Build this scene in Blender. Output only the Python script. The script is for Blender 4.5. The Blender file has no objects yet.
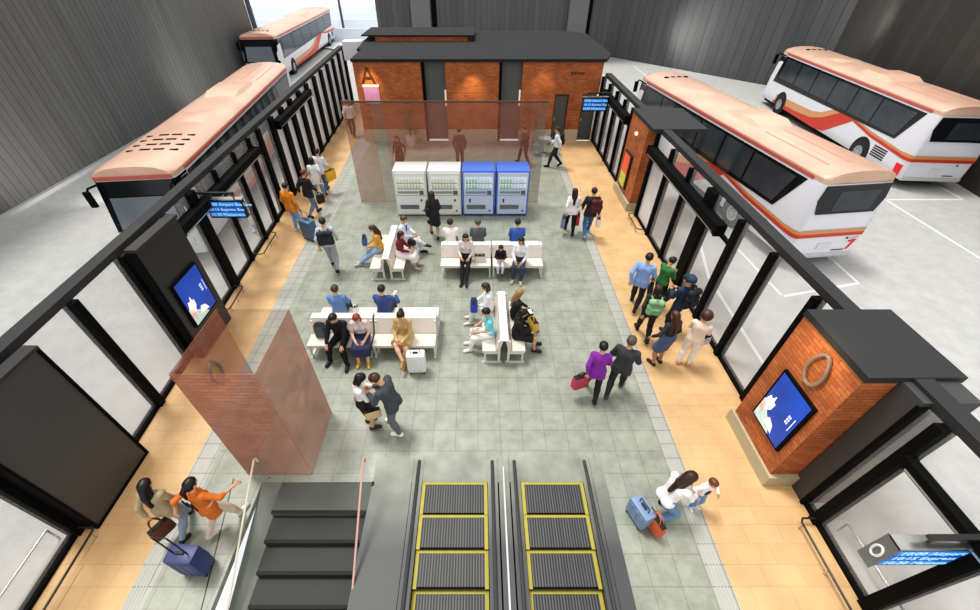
import bpy, bmesh, math, random
import numpy as np
from mathutils import Vector, Matrix
random.seed(7); rng = np.random.default_rng(7)
C = bpy.context.scene.collection
D = bpy.data
PI = math.pi
R = math.radians
# ------------------------------------------------------------------ camera model
FPX, CXP, CYP, PITCH, CAMH = 405.0, 478.0, 305.0, R(41.5), 7.4
def ground(u, v, z=0.0):
    "point at height z seen at photograph pixel (u, v)"
    x = (u-CXP)/FPX; y = -(v-CYP)/FPX
    d = (x, math.cos(PITCH)+y*math.sin(PITCH), -math.sin(PITCH)+y*math.cos(PITCH))
    t = (z-CAMH)/d[2]
    return (d[0]*t, d[1]*t)
cam = D.cameras.new('camera'); cam.sensor_width = 36; cam.lens = FPX/980*36
cam.shift_x = (490-CXP)/980; cam.clip_end = 400
co = D.objects.new('camera', cam); C.objects.link(co)
co.location = (0, 0, CAMH); co.rotation_euler = (PI/2-PITCH, 0, 0)
bpy.context.scene.camera = co
bpy.context.scene.view_settings.view_transform = 'Standard'
bpy.context.scene.view_settings.look = 'Medium High Contrast'

# ------------------------------------------------------------------ materials
_mc = {}
def srgb(c):
    if isinstance(c, str):
        c = c.lstrip('#'); c = [int(c[i:i+2], 16)/255 for i in (0, 2, 4)]
    return tuple(((x/12.92) if x <= .04045 else ((x+.055)/1.055)**2.4) for x in c)
def newmat(key):
    m = D.materials.new(key); m.use_nodes = True
    nt = m.node_tree; nt.nodes.clear()
    out = nt.nodes.new('ShaderNodeOutputMaterial')
    b = nt.nodes.new('ShaderNodeBsdfPrincipled')
    nt.links.new(b.outputs[0], out.inputs[0])
    return m, nt, b, out
def mat(col, rough=.55, metal=0, noise=.10, scale=9, emit=0):
    key = 'm_%s_%s_%s_%s_%s' % (col, rough, metal, noise, emit)
    if key in _mc: return _mc[key]
    m, nt, b, out = newmat(key)
    c = srgb(col)
    tc = nt.nodes.new('ShaderNodeTexCoord'); nz = nt.nodes.new('ShaderNodeTexNoise')
    nz.inputs['Scale'].default_value = scale; nz.inputs['Detail'].default_value = 3
    nt.links.new(tc.outputs['Object'], nz.inputs['Vector'])
    mx = nt.nodes.new('ShaderNodeMix'); mx.data_type = 'RGBA'
    mx.inputs[6].default_value = (*[x*(1-noise) for x in c], 1)
    mx.inputs[7].default_value = (*[min(1, x*(1+noise)) for x in c], 1)
    nt.links.new(nz.outputs['Fac'], mx.inputs[0])
    nt.links.new(mx.outputs[2], b.inputs['Base Color'])
    b.inputs['Roughness'].default_value = rough; b.inputs['Metallic'].default_value = metal
    if emit:
        nt.links.new(mx.outputs[2], b.inputs['Emission Color']); b.inputs['Emission Strength'].default_value = emit
    _mc[key] = m
    return m
def face_uv(nt, sx=1, sy=1):
    "2-D coordinates in metres laid on whichever way the surface faces"
    g = nt.nodes.new('ShaderNodeNewGeometry')
    sp = nt.nodes.new('ShaderNodeSeparateXYZ'); nt.links.new(g.outputs['Position'], sp.inputs[0])
    sn = nt.nodes.new('ShaderNodeSeparateXYZ'); nt.links.new(g.outputs['True Normal'], sn.inputs[0])
    def absgt(o):
        a = nt.nodes.new('ShaderNodeMath'); a.operation = 'ABSOLUTE'; nt.links.new(o, a.inputs[0])
        q = nt.nodes.new('ShaderNodeMath'); q.operation = 'GREATER_THAN'; q.inputs[1].default_value = .6
        nt.links.new(a.outputs[0], q.inputs[0]); return q.outputs[0]
    fx = absgt(sn.outputs[0]); fz = absgt(sn.outputs[2])
    def mixf(f, a, b):
        n = nt.nodes.new('ShaderNodeMix'); nt.links.new(f, n.inputs[0]); nt.links.new(a, n.inputs[2]); nt.links.new(b, n.inputs[3]); return n.outputs[0]
    u = mixf(fx, sp.outputs[0], sp.outputs[1]); v = mixf(fz, sp.outputs[2], sp.outputs[1])
    cb = nt.nodes.new('ShaderNodeCombineXYZ'); nt.links.new(u, cb.inputs[0]); nt.links.new(v, cb.inputs[1])
    return cb.outputs[0]
def brickmat(key, c1, c2, mortar, w, h, ms=.012, rough=.8, alpha=1, offset=.5, bias=0, bump=.3, nstr=.35):
    m, nt, b, out = newmat(key)
    uv = face_uv(nt)
    br = nt.nodes.new('ShaderNodeTexBrick'); nt.links.new(uv, br.inputs['Vector'])
    br.inputs['Scale'].default_value = 1; br.inputs['Brick Width'].default_value = w; br.inputs['Row Height'].default_value = h
    br.inputs['Mortar Size'].default_value = ms; br.inputs['Mortar Smooth'].default_value = .2; br.inputs['Bias'].default_value = bias
    br.offset = offset
    br.inputs['Color1'].default_value = (*srgb(c1), 1); br.inputs['Color2'].default_value = (*srgb(c2), 1); br.inputs['Mortar'].default_value = (*srgb(mortar), 1)
    nz = nt.nodes.new('ShaderNodeTexNoise'); nz.inputs['Scale'].default_value = 1.7; nz.inputs['Detail'].default_value = 5
    nt.links.new(uv, nz.inputs['Vector'])
    rp = nt.nodes.new('ShaderNodeMapRange'); rp.inputs[1].default_value = .3; rp.inputs[2].default_value = .7; rp.inputs[3].default_value = 1-nstr; rp.inputs[4].default_value = 1+nstr*.6
    nt.links.new(nz.outputs['Fac'], rp.inputs[0])
    mu = nt.nodes.new('ShaderNodeVectorMath'); mu.operation = 'SCALE'
    nt.links.new(br.outputs['Color'], mu.inputs[0]); nt.links.new(rp.outputs[0], mu.inputs['Scale'])
    nt.links.new(mu.outputs[0], b.inputs['Base Color'])
    b.inputs['Roughness'].default_value = rough
    if bump:
        bp = nt.nodes.new('ShaderNodeBump'); bp.inputs['Strength'].default_value = bump; bp.inputs['Distance'].default_value = .01; bp.invert = True
        nt.links.new(br.outputs['Fac'], bp.inputs['Height']); nt.links.new(bp.outputs[0], b.inputs['Normal'])
    b.inputs['Alpha'].default_value = alpha
    return m
def stonemat(key, ca, cb_, grout, w, h, rough=.35):
    m, nt, b, out = newmat(key)
    uv = face_uv(nt)
    n1 = nt.nodes.new('ShaderNodeTexNoise'); n1.inputs['Scale'].default_value = 2.2; n1.inputs['Detail'].default_value = 8; n1.inputs['Roughness'].default_value = .7
    nt.links.new(uv, n1.inputs['Vector'])
    rp = nt.nodes.new('ShaderNodeValToRGB'); rp.color_ramp.elements[0].position = .3; rp.color_ramp.elements[1].position = .7
    rp.color_ramp.elements[0].color = (*srgb(ca), 1); rp.color_ramp.elements[1].color = (*srgb(cb_), 1)
    nt.links.new(n1.outputs['Fac'], rp.inputs[0])
    br = nt.nodes.new('ShaderNodeTexBrick'); nt.links.new(uv, br.inputs['Vector'])
    br.inputs['Scale'].default_value = 1; br.inputs['Brick Width'].default_value = w; br.inputs['Row Height'].default_value = h; br.inputs['Mortar Size'].default_value = .008
    br.offset = 0; br.inputs['Color1'].default_value = (1, 1, 1, 1); br.inputs['Color2'].default_value = (.96, .965, .96, 1); br.inputs['Mortar'].default_value = (*srgb(grout), 1)
    mu = nt.nodes.new('ShaderNodeMix'); mu.data_type = 'RGBA'; mu.blend_type = 'MULTIPLY'; mu.inputs[0].default_value = 1
    nt.links.new(rp.outputs[0], mu.inputs[6]); nt.links.new(br.outputs['Color'], mu.inputs[7])
    nt.links.new(mu.outputs[2], b.inputs['Base Color']); b.inputs['Roughness'].default_value = rough
    return m
def glassmat(key, tint=(.93, .94, .95), refl=.10, haze=.05, hazecol=(.85, .87, .9)):
    m, nt, b, out = newmat(key); nt.nodes.remove(b)
    t = nt.nodes.new('ShaderNodeBsdfTransparent'); t.inputs[0].default_value = (*tint, 1)
    g = nt.nodes.new('ShaderNodeBsdfGlossy'); g.inputs['Roughness'].default_value = .06; g.inputs[0].default_value = (.8, .82, .85, 1)
    d = nt.nodes.new('ShaderNodeBsdfDiffuse'); d.inputs[0].default_value = (*hazecol, 1)
    nz = nt.nodes.new('ShaderNodeTexNoise'); nz.inputs['Scale'].default_value = .6
    geo = nt.nodes.new('ShaderNodeNewGeometry'); nt.links.new(geo.outputs['Position'], nz.inputs['Vector'])
    mr = nt.nodes.new('ShaderNodeMapRange'); mr.inputs[3].default_value = haze*.5; mr.inputs[4].default_value = haze*1.5
    nt.links.new(nz.outputs['Fac'], mr.inputs[0])
    a = nt.nodes.new('ShaderNodeMixShader'); nt.links.new(mr.outputs[0], a.inputs[0]); nt.links.new(t.outputs[0], a.inputs[1]); nt.links.new(d.outputs[0], a.inputs[2])
    c = nt.nodes.new('ShaderNodeMixShader'); c.inputs[0].default_value = refl; nt.links.new(a.outputs[0], c.inputs[1]); nt.links.new(g.outputs[0], c.inputs[2])
    nt.links.new(c.outputs[0], out.inputs[0])
    return m
def plankmat(key, ca, cb_, w=.32, rough=.6, zfade=None):
    "dark vertical cladding boards with streaks"
    m, nt, b, out = newmat(key)
    uv = face_uv(nt)
    br = nt.nodes.new('ShaderNodeTexBrick'); nt.links.new(uv, br.inputs['Vector'])
    br.inputs['Scale'].default_value = 1; br.inputs['Brick Width'].default_value = w; br.inputs['Row Height'].default_value = 30; br.inputs['Mortar Size'].default_value = .012
    br.inputs['Color1'].default_value = (*srgb(ca), 1); br.inputs['Color2'].default_value = (*srgb(cb_), 1); br.inputs['Mortar'].default_value = (.03, .03, .03, 1)
    mp = nt.nodes.new('ShaderNodeMapping'); mp.inputs['Scale'].default_value = (6, .25, 1); nt.links.new(uv, mp.inputs[0])
    nz = nt.nodes.new('ShaderNodeTexNoise'); nz.inputs['Scale'].default_value = 1.2; nz.inputs['Detail'].default_value = 4; nt.links.new(mp.outputs[0], nz.inputs['Vector'])
    mr = nt.nodes.new('ShaderNodeMapRange'); mr.inputs[3].default_value = .7; mr.inputs[4].default_value = 1.3; nt.links.new(nz.outputs['Fac'], mr.inputs[0])
    mu = nt.nodes.new('ShaderNodeVectorMath'); mu.operation = 'SCALE'; nt.links.new(br.outputs['Color'], mu.inputs[0]); nt.links.new(mr.outputs[0], mu.inputs['Scale'])
    nt.links.new(mu.outputs[0], b.inputs['Base Color']); b.inputs['Roughness'].default_value = rough
    return m
BRICK = brickmat('brick', '#c87a48', '#b06234', '#8d5c3e', .22, .075, .008, nstr=.25)
GHOST = brickmat('translucent_brick', '#cf9074', '#c07c62', '#a06c58', .22, .075, .008, alpha=.44, nstr=.2, bump=0)
TAN = brickmat('tan_tile', '#dab687', '#d3ad7d', '#c29e72', .6, .3, .005, rough=.5, nstr=.14, bump=.05)
STONE = stonemat('grey_stone', '#878b7e', '#adb1a2', '#dcded6', .45, .45)
YARD = stonemat('yard_concrete', '#b2b2af', '#c6c6c3', '#fdfdfd', 6, 6, rough=.7)
STRIP = stonemat('grey_strip', '#a6a79f', '#babab2', '#c0c0bc', .3, .3)
GLASS = glassmat('clear_glass', (.98, .98, .98), .03, .12, (.95, .95, .95))  # white haze mixed in so the yard looks brighter through the panes
GLASSW = glassmat('milky_glass', (.95, .95, .96), .04, .6, (.92, .92, .93))
PLANK = plankmat('dark_cladding', '#696968', '#626261')
PLANKB = plankmat('dark_cladding_back', '#636465', '#5a5b5c', .5)
BLACK = mat('#0d0d0d', .75, noise=.2); BLACK.node_tree.nodes['Principled BSDF'].inputs['Specular IOR Level'].default_value = .15
DARK = mat('#2b2b2b', .4, noise=.12, scale=2)
CHAR = mat('#333333', .7, noise=.08, scale=2)
ROOFM = mat('#262626', .85, noise=.08, scale=.8)
STEEL = mat('#c9c9c7', .25, .9, .05)
WHITE = mat('#efefec', .5, 0, .03)
CREAM = mat('#e2dbcf', .55, 0, .04, 4)

# ------------------------------------------------------------------ mesh builder
class MB:
    def __init__(s): s.v = []; s.f = []; s.m = []
    def add(s, vs, fs, mi=0):
        o = len(s.v); s.v += [tuple(p) for p in vs]; s.f += [tuple(o+i for i in f) for f in fs]; s.m += [mi]*len(fs); return s
    def hexa(s, p, mi=0):
        return s.add(p, [(0, 3, 2, 1), (4, 5, 6, 7), (0, 1, 5, 4), (1, 2, 6, 5), (2, 3, 7, 6), (3, 0, 4, 7)], mi)
    def box(s, x0, x1, y0, y1, z0, z1, mi=0):
        return s.hexa([(x0, y0, z0), (x1, y0, z0), (x1, y1, z0), (x0, y1, z0), (x0, y0, z1), (x1, y0, z1), (x1, y1, z1), (x0, y1, z1)], mi)
    def rbox(s, x0, x1, y0, y1, z0, z1, r=.02, mi=0):
        "box with chamfered edges"
        b = bmesh.new(); bmesh.ops.create_cube(b, size=1)
        for v in b.verts: v.co = ((x0+x1)/2+v.co.x*(x1-x0), (y0+y1)/2+v.co.y*(y1-y0), (z0+z1)/2+v.co.z*(z1-z0))
        bmesh.ops.bevel(b, geom=list(b.edges), offset=min(r, .45*min(x1-x0, y1-y0, z1-z0)), segments=2, profile=.6, affect='EDGES')
        b.verts.index_update()
        s.add([v.co[:] for v in b.verts], [[v.index for v in f.verts] for f in b.faces], mi); b.free(); return s
    def poly(s, pts, mi=0): return s.add(pts, [tuple(range(len(pts)))], mi)
    def prism(s, pts, d, mi=0):
        n = len(pts); d = Vector(d); q = [Vector(p) for p in pts]
        return s.add(q+[p+d for p in q], [tuple(range(n))[::-1], tuple(range(n, 2*n))]+[(i, (i+1) % n, n+(i+1) % n, n+i) for i in range(n)], mi)
    def tube(s, path, r, n=8, mi=0, caps=True):
        P = [Vector(p) for p in path]; rr = r if isinstance(r, (list, tuple)) else [r]*len(P)
        vs = []; up = None
        for i, p in enumerate(P):
            t = (P[min(i+1, len(P)-1)]-P[max(i-1, 0)]).normalized()
            if up is None: up = Vector((0, 0, 1)) if abs(t.z) < .9 else Vector((1, 0, 0))
            a = t.cross(up).normalized(); b = a.cross(t).normalized(); up = b
            vs += [p+a*math.cos(2*PI*k/n)*rr[i]+b*math.sin(2*PI*k/n)*rr[i] for k in range(n)]
        fs = [(i*n+k, i*n+(k+1) % n, (i+1)*n+(k+1) % n, (i+1)*n+k) for i in range(len(P)-1) for k in range(n)]
        if caps: fs += [tuple(range(n))[::-1], tuple((len(P)-1)*n+k for k in range(n))]
        return s.add(vs, fs, mi)
    def cyl(s, a, b, r, n=16, mi=0): return s.tube([a, b], r, n, mi)
    def loft(s, rings, mi=0, closed=True, caps=True):
        n = len(rings[0]); vs = [p for r_ in rings for p in r_]
        m = n if closed else n-1
        fs = [(i*n+k, i*n+(k+1) % n, (i+1)*n+(k+1) % n, (i+1)*n+k) for i in range(len(rings)-1) for k in range(m)]
        if caps: fs += [tuple(range(n))[::-1], tuple((len(rings)-1)*n+k for k in range(n))]
        return s.add(vs, fs, mi)
    def sphere(s, c, r, nu=12, nv=8, mi=0):
        r = r if isinstance(r, tuple) else (r, r, r)
        return s.loft([[(c[0]+r[0]*math.sin(PI*(j+.02)/(nv+.04))*math.cos(2*PI*k/nu), c[1]+r[1]*math.sin(PI*(j+.02)/(nv+.04))*math.sin(2*PI*k/nu), c[2]-r[2]*math.cos(PI*(j+.02)/(nv+.04))) for k in range(nu)] for j in range(nv+1)], mi)
    def build(s, name, m, parent=None, smooth=False, fix=True):
        me = D.meshes.new(name); me.from_pydata(s.v, [], s.f)
        for q in (m if isinstance(m, (list, tuple)) else [m]): me.materials.append(q)
        me.polygons.foreach_set('material_index', s.m)
        if fix:
            b = bmesh.new(); b.from_mesh(me); bmesh.ops.recalc_face_normals(b, faces=b.faces); b.to_mesh(me); b.free()
        if smooth:
            me.polygons.foreach_set('use_smooth', [True]*len(me.polygons))
            try: me.set_sharp_from_angle(angle=R(40))
            except Exception: pass
        me.update()
        o = D.objects.new(name, me); C.objects.link(o)
        if parent: o.parent = parent
        return o
def tag(o, label=None, cat=None, group=None, kind=None):
    if label: o['label'] = label
    if cat: o['category'] = cat
    if group: o['group'] = group
    if kind: o['kind'] = kind
    return o
def thing(name, label, cat, loc=(0, 0, 0), rz=0, group=None):
    o = D.objects.new(name, None); C.objects.link(o); o.empty_display_size = .2
    o.location = loc; o.rotation_euler = (0, 0, rz)
    return tag(o, label, cat, group)
def struct(name, loc=(0, 0, 0)):
    o = D.objects.new(name, None); C.objects.link(o); o.location = loc; o['kind'] = 'structure'; return o
def sbuild(mb, name, m, smooth=False):
    o = mb.build(name, m, None, smooth); o['kind'] = 'structure'; return o
def text_mesh(body, size, m, name, parent, loc, rot, align='LEFT', ext=.002):
    fc = D.curves.new('t', 'FONT'); fc.body = body; fc.size = size; fc.extrude = ext; fc.align_x = align; fc.resolution_u = 2
    to = D.objects.new('t', fc); C.objects.link(to)
    dg = bpy.context.evaluated_depsgraph_get(); me = D.meshes.new_from_object(to.evaluated_get(dg))
    D.objects.remove(to); me.materials.clear(); me.materials.append(m)
    o = D.objects.new(name, me); C.objects.link(o); o.parent = parent; o.location = loc; o.rotation_euler = rot
    return o
def copy_tree(o, parent=None):
    c = o.copy(); C.objects.link(c)
    if parent is not None: c.parent = parent
    for ch in list(o.children): copy_tree(ch, c)
    return c
# ------------------------------------------------------------------ setting: ground and floors
XR = 5.78
def XL(y): return -6.6-.047*y
def XTL(y): return -5.25-.045*y       # edge of the left tan walkway
def XSL(y): return -4.98-.022*y       # edge of the left grey strip
BY = 21.0                             # face of the brick building
HY = 3.43                             # edge of the stair and escalator wells
ZF = -.004
def slab(name, pts, m, t=.12, z=0):
    mb = MB(); mb.prism([(p[0], p[1], z) for p in pts], (0, 0, -t)); return sbuild(mb, name, m)
ES0, ES1 = -1.2, 2.32
# stone concourse floor with the wells cut out
mb = MB()
def strip_xy(x0, x1, y0, y1): mb.box(x0, x1, y0, y1, -.12, 0)
ys = [HY, 6, 9, 12, 15, 18, BY]
for a, b in zip(ys, ys[1:]): mb.prism([(XSL(a), a, 0), (3.62, a, 0), (3.62, b, 0), (XSL(b), b, 0)], (0, 0, -.12))
mb.prism([(XSL(-1), -1, 0), (-3.98, -1, 0), (-3.98, HY, 0), (XSL(HY), HY, 0)], (0, 0, -.12))
strip_xy(2.34, 3.62, -1, HY)
sbuild(mb, 'floor', STONE)
slab('floor.001', [(XL(-1), -1), (XTL(-1), -1), (XTL(28), 28), (XL(28), 28)], TAN)
slab('floor.002', [(3.93, -1), (XR, -1), (XR, BY), (3.93, BY)], TAN)
slab('trim_1', [(XTL(-1), -1), (XSL(-1), -1), (XSL(28), 28), (XTL(28), 28)], STRIP)
slab('trim_2', [(3.62, -1), (3.93, -1), (3.93, BY), (3.62, BY)], STRIP)
slab('floor.003', [(XSL(BY), BY), (-5.7, BY), (-5.7, BY+.05), (XSL(BY), BY+.05)], STRIP)
# fine ribs on the strip beside the left walkway
mb = MB()
for k in range(4):
    for a, b in ((-1, 3.2),):
        d = .06+.05*k
        mb.prism([(XTL(a)+d, a, .004), (XTL(a)+d+.018, a, .004), (XTL(b)+d+.018, b, .004), (XTL(b)+d, b, .004)], (0, 0, -.01))
for k in range(4):
    mb.box(3.68+.05*k, 3.698+.05*k, -1, 3.2, -.006, .004)
sbuild(mb, 'trim_3', mat('#b9b9b1', .6))
# bus yard
slab('floor.004', [(-40, -4), (XL(-4), -4), (XL(28), 28), (XL(28), 42.5), (-40, 60)], YARD, .1, -.02)
slab('floor.005', [(XR, -4), (40, -4), (40, 60), (XR, 60)], YARD, .1, -.02)
slab('floor.006', [(-40, 60), (-9, 42.5), (6, 42.5), (6, 120), (-60, 120)], mat('#f4f6f8', .8, 0, .04), .1, -.02)  # outside ground: daylight brightness put into its near-white colour
slab('floor.007', [(XL(28), 28), (XR, 28), (XR, 42.5), (XL(28), 42.5)], YARD, .1, -.02)
# painted bay lines
mb = MB()
def line(a, b, w=.09):
    a = Vector((*a, -.019)); b = Vector((*b, -.019)); d = (b-a).normalized(); n = Vector((-d.y, d.x, 0))*w/2
    mb.prism([a-n, b-n, b+n, a+n], (0, 0, .006))
for p in [((8.62, 8.75), (11.2, 9.35)), ((8.62, 8.75), (8.1, 20)), ((11.2, 9.35), (11.2, 20)), ((6.75, 5.5), (6.9, 9.6)), ((6.9, 9.6), (7.6, 12.2)),
          ((15.95, 8), (15.95, 24)), ((15.95, 14.6), (19, 14.6)), ((19, 14.6), (19.1, 17)), ((12.9, 24), (12.9, 38))]: line(*p)
sbuild(mb, 'trim_4', mat('#e9e9e6', .6))
# ------------------------------------------------------------------ dark perimeter walls
def wallseg(name, a, b, h, m, t=.3):
    a = Vector((*a, -.05)); b = Vector((*b, -.05)); d = (b-a).normalized(); n = Vector((-d.y, d.x, 0))*t
    mb = MB(); mb.prism([a, b, b+n, a+n], (0, 0, h)); return sbuild(mb, name, m)
wallseg('wall_left', (-17.3, -6), (-17.3, 37.3), 9, PLANK)
mb = MB(); mb.box(-17.3, -17.1, -6, 37.3, -.02, .12); sbuild(mb, 'baseboard_left', mat('#b9b9b6', .6))
wallseg('wall_back', (12.0, 42), (-8.6, 42), 9, PLANKB, -.3)
for k, (x0, x1) in enumerate([(-5.6, -4.0), (7.6, 9.2)]):
    mb = MB(); mb.box(x0, x1, 41.5, 42, 0, 9); sbuild(mb, 'trim_%d' % (5+k), mat('#7c7d7c', .7, 0, .12))
mb = MB(); mb.box(-3.9, -3.5, 41.9, 42, 0, 9); mb.box(9.3, 9.6, 41.9, 42, 0, 9); sbuild(mb, 'trim_7', BLACK)
wallseg('wall_back.001', (22.5, 29.9), (12.0, 42), 9, PLANKB, -.3)
wallseg('wall_right', (18.6, 8), (22.5, 29.9), 9, plankmat('dark_cladding_right', '#4a4946', '#403f3c', .6), -.3)
# bright ramp outside the open corner: low white guard walls
mb = MB()
for k in range(4):
    y = 50+k*7
    mb.box(-34, -6, y, y+.25, 0, 1.1)
sbuild(mb, 'trim_8', mat('#dfe6ee', .6))
mb = MB(); mb.box(-21.3, -21.0, 46, 46.4, 0, 6); mb.box(-15.6, -15.4, 56, 56.3, 0, 6); sbuild(mb, 'trim_9', mat('#39424c', .5))
# ------------------------------------------------------------------ brick building at the back
bw = BY
mb = MB()
for x0, x1 in [(-5.7, -2.6), (-1.5, .98), (2.05, 3.66)]: mb.box(x0, x1, bw, bw+.6, .55, 3.5)
mb.box(4.33, 4.99, bw, bw+.6, .55, 3.5); mb.box(3.6, 5.72, bw+.02, bw+.58, 2.15, 3.5)
sbuild(mb, 'wall_back.002', BRICK)
mb = MB()
for x0, x1 in [(-5.75, -2.6), (-1.5, .98), (2.05, 3.66), (4.33, 4.99), (5.66, 5.76)]: mb.box(x0, x1, bw-.04, bw+.6, 0, .55)
sbuild(mb, 'baseboard_back', mat('#c9bda6', .7, 0, .08, 3))
for n, (x0, x1) in enumerate([(-2.6, -1.5), (.98, 2.05)]):
    d = struct('door_%d' % (n+1)); mb = MB(); mb.box(x0+.12, x1, bw+.25, bw+.35, 0, 3.5); mb.build('door_panel', mat('#6a6c6c', .5, .2, .06, 2), d)
    mb = MB(); mb.box(x0, x0+.12, bw-.03, bw+.4, 0, 3.5); mb.build('door_frame', BLACK, d)
    mb = MB(); mb.box(x1-.09, x1-.02, bw+.18, bw+.25, 1.6, 2.3); mb.build('door_handle', mat('#f3ead8', .4, 0, .02, emit=.4), d)
for n, (x0, x1) in enumerate([(3.66, 4.33), (4.99, 5.66)]):
    d = struct('door_%d' % (n+3)); mb = MB(); mb.box(x0+.03, x1-.03, bw+.1, bw+.16, 0, 2.1); mb.build('door_panel', mat('#5d5e5f', .5, .2, .06, 2), d)
    mb = MB(); mb.box(x0, x0+.03, bw+.05, bw+.2, 0, 2.15); mb.box(x1-.03, x1, bw+.05, bw+.2, 0, 2.15); mb.box(x0, x1, bw+.05, bw+.2, 2.1, 2.15); mb.build('door_frame', DARK, d)
    mb = MB(); mb.rbox(x0+.06, x0+.1, bw+.02, bw+.1, .95, 1.1, .01); mb.build('door_handle', STEEL, d)
mb = MB()
mb.prism([(-5.75, bw-.06, 3.5), (5.8, bw-.06, 3.5), (6.3, bw+1.2, 3.5), (6.3, 28.2, 3.5), (5.0, 29.3, 3.5), (-6.3, 29.3, 3.5), (-6.0, bw+2.4, 3.5), (-5.75, bw+2.3, 3.5)], (0, 0, .12))
sbuild(mb, 'ceiling', ROOFM)
mb = MB(); mb.box(-5.5, -.55, 25.6, 26.2, 3.62, 3.84); sbuild(mb, 'wall_back.003', BRICK)
mb = MB(); mb.box(-6.2, -.2, 25.5, 28.3, 3.84, 3.9); mb.box(-.55, -.2, 25.5, 28.3, 3.62, 3.84); sbuild(mb, 'ceiling.001', ROOFM)
# pink wall notice under a metal letter, small wall lettering
t = thing('wall_sign', 'pink notice with white top and bottom edges on the brick wall under the letter A', 'sign', (-5.02, bw-.01, 1.86))
mb = MB(); mb.box(-.36, .36, -.03, 0, 0, .62); mb.build('panel', mat('#d59ac6', .5, 0, .25, 6), t)
mb = MB(); mb.box(-.38, .38, -.04, 0, .62, .72); mb.box(-.38, .38, -.04, 0, -.08, 0); mb.build('border', mat('#f6efe6', .5), t)
t = thing('wall_letter', 'dark metal letter A mounted on the lit brick wall', 'sign', (-5.08, bw-.01, 2.62))
text_mesh('A', 1.0, mat('#5a3a20', .4, .3), 'letter', t, (0, -.03, 0), (PI/2, 0, 0), 'CENTER', .015)
t = thing('small_wall_mark', 'row of small dark marks high on the brick wall right of the grey bays', 'sign', (4.6, bw-.005, 3.0))
mb = MB()
for k in range(5): mb.box(-.3+.13*k, -.22+.13*k, -.02, 0, 0, .09)
mb.build('marks', mat('#4c2c1a', .5), t)
# ------------------------------------------------------------------ glazed side walls
def wb(mb, side, y0, y1, o0, o1, z0, z1, mi=0):
    "block that follows a side wall: o is the distance from the wall line into the hall"
    if side == 'L': f = lambda y, o: XL(y)+o
    else: f = lambda y, o: XR-o
    return mb.hexa([(f(y0, o0), y0, z0), (f(y0, o1), y0, z0), (f(y1, o1), y1, z0), (f(y1, o0), y1, z0),
                    (f(y0, o0), y0, z1), (f(y0, o1), y0, z1), (f(y1, o1), y1, z1), (f(y1, o0), y1, z1)], mi)
WH = 3.06
wn = [0]
def bay(side, y0, y1, post=.12, first=.0, mid=None, glass=None, low=None, head=True):
    wn[0] += 1
    w = struct('window_%d' % wn[0])
    mb = MB(); wb(mb, side, y0+.01, y1-post/2, -.06, -.045, .07, WH-.14); mb.build('pane', glass or GLASS, w)
    mb = MB(); wb(mb, side, y1-post/2, y1+post/2, -.16, .06, 0, WH-.14)
    wb(mb, side, y0, y1, -.12, .02, 0, .07)
    if first: wb(mb, side, y0-first/2, y0+first/2, -.16, .06, 0, WH-.14)
    if mid: wb(mb, side, y0, y1, -.1, .0, mid, mid+.07)
    mb.build('frame', BLACK, w)
    return w
# left side
for y0, y1, p in [(-1, .6, .12), (.6, 2.6, .16)]: bay('L', y0, y1, p, mid=2.2)
bay('L', 4.0, 5.14, .15); bay('L', 5.14, 6.45, .05)
bay('L', 7.86, 8.1, .1)
bay('L', 8.1, 9.2, .3, mid=2.3); bay('L', 9.2, 10.5, .09, mid=2.3); bay('L', 10.5, 11.75, .09, mid=2.3); bay('L', 11.75, 12.9, .14, mid=2.3)
bay('L', 12.9, 13.75, .22); bay('L', 13.75, 15.0, .3)
yy = [15.0, 16.1, 17.2, 18.4, 19.6, 20.9, 22.2, 23.5, 24.8, 26.2, 27.6]
for a, b in zip(yy, yy[1:]): bay('L', a, b, .38, glass=GLASSW)
# right side
bay('R', -1, 1.55, .16, mid=2.2); bay('R', 1.55, 2.76, .14, mid=2.2); bay('R', 2.76, 3.06, .06)
bay('R', 4.86, 5.25, .12); bay('R', 5.25, 6.57, .12); bay('R', 6.57, 7.85, .14)
bay('R', 7.85, 9.3, .4, mid=2.2); bay('R', 9.3, 10.65, .09, mid=2.2); bay('R', 10.65, 12.0, .09, mid=2.2); bay('R', 12.0, 13.3, .14, mid=2.2, glass=GLASSW)
bay('R', 15.7, 16.1, .14); bay('R', 16.1, 17.2, .1, mid=2.2); bay('R', 17.2, 18.4, .1, mid=2.2); bay('R', 18.4, 19.6, .1, mid=2.2); bay('R', 19.6, 20.9, .12, mid=2.2)
mb = MB()
for a, b in zip([-2, 2, 6, 10, 14, 18], [2, 6, 10, 14, 18, 27.9]): wb(mb, 'L', a, b, -.30, -.04, WH-.14, WH)
sbuild(mb, 'wall_left.001', CHAR)
mb = MB(); wb(mb, 'R', -2, 13.3, -.34, -.08, WH-.14, WH); wb(mb, 'R', 15.55, 20.95, -.34, -.08, WH-.14, WH); sbuild(mb, 'wall_right.001', CHAR)
# end return of the left screen wall, white box beyond
mb = MB(); mb.box(-7.5, -6.4, 26.2, 27.0, 2.6, 3.5); sbuild(mb, 'wall_left.002', mat('#dcdde2', .6))
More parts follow.
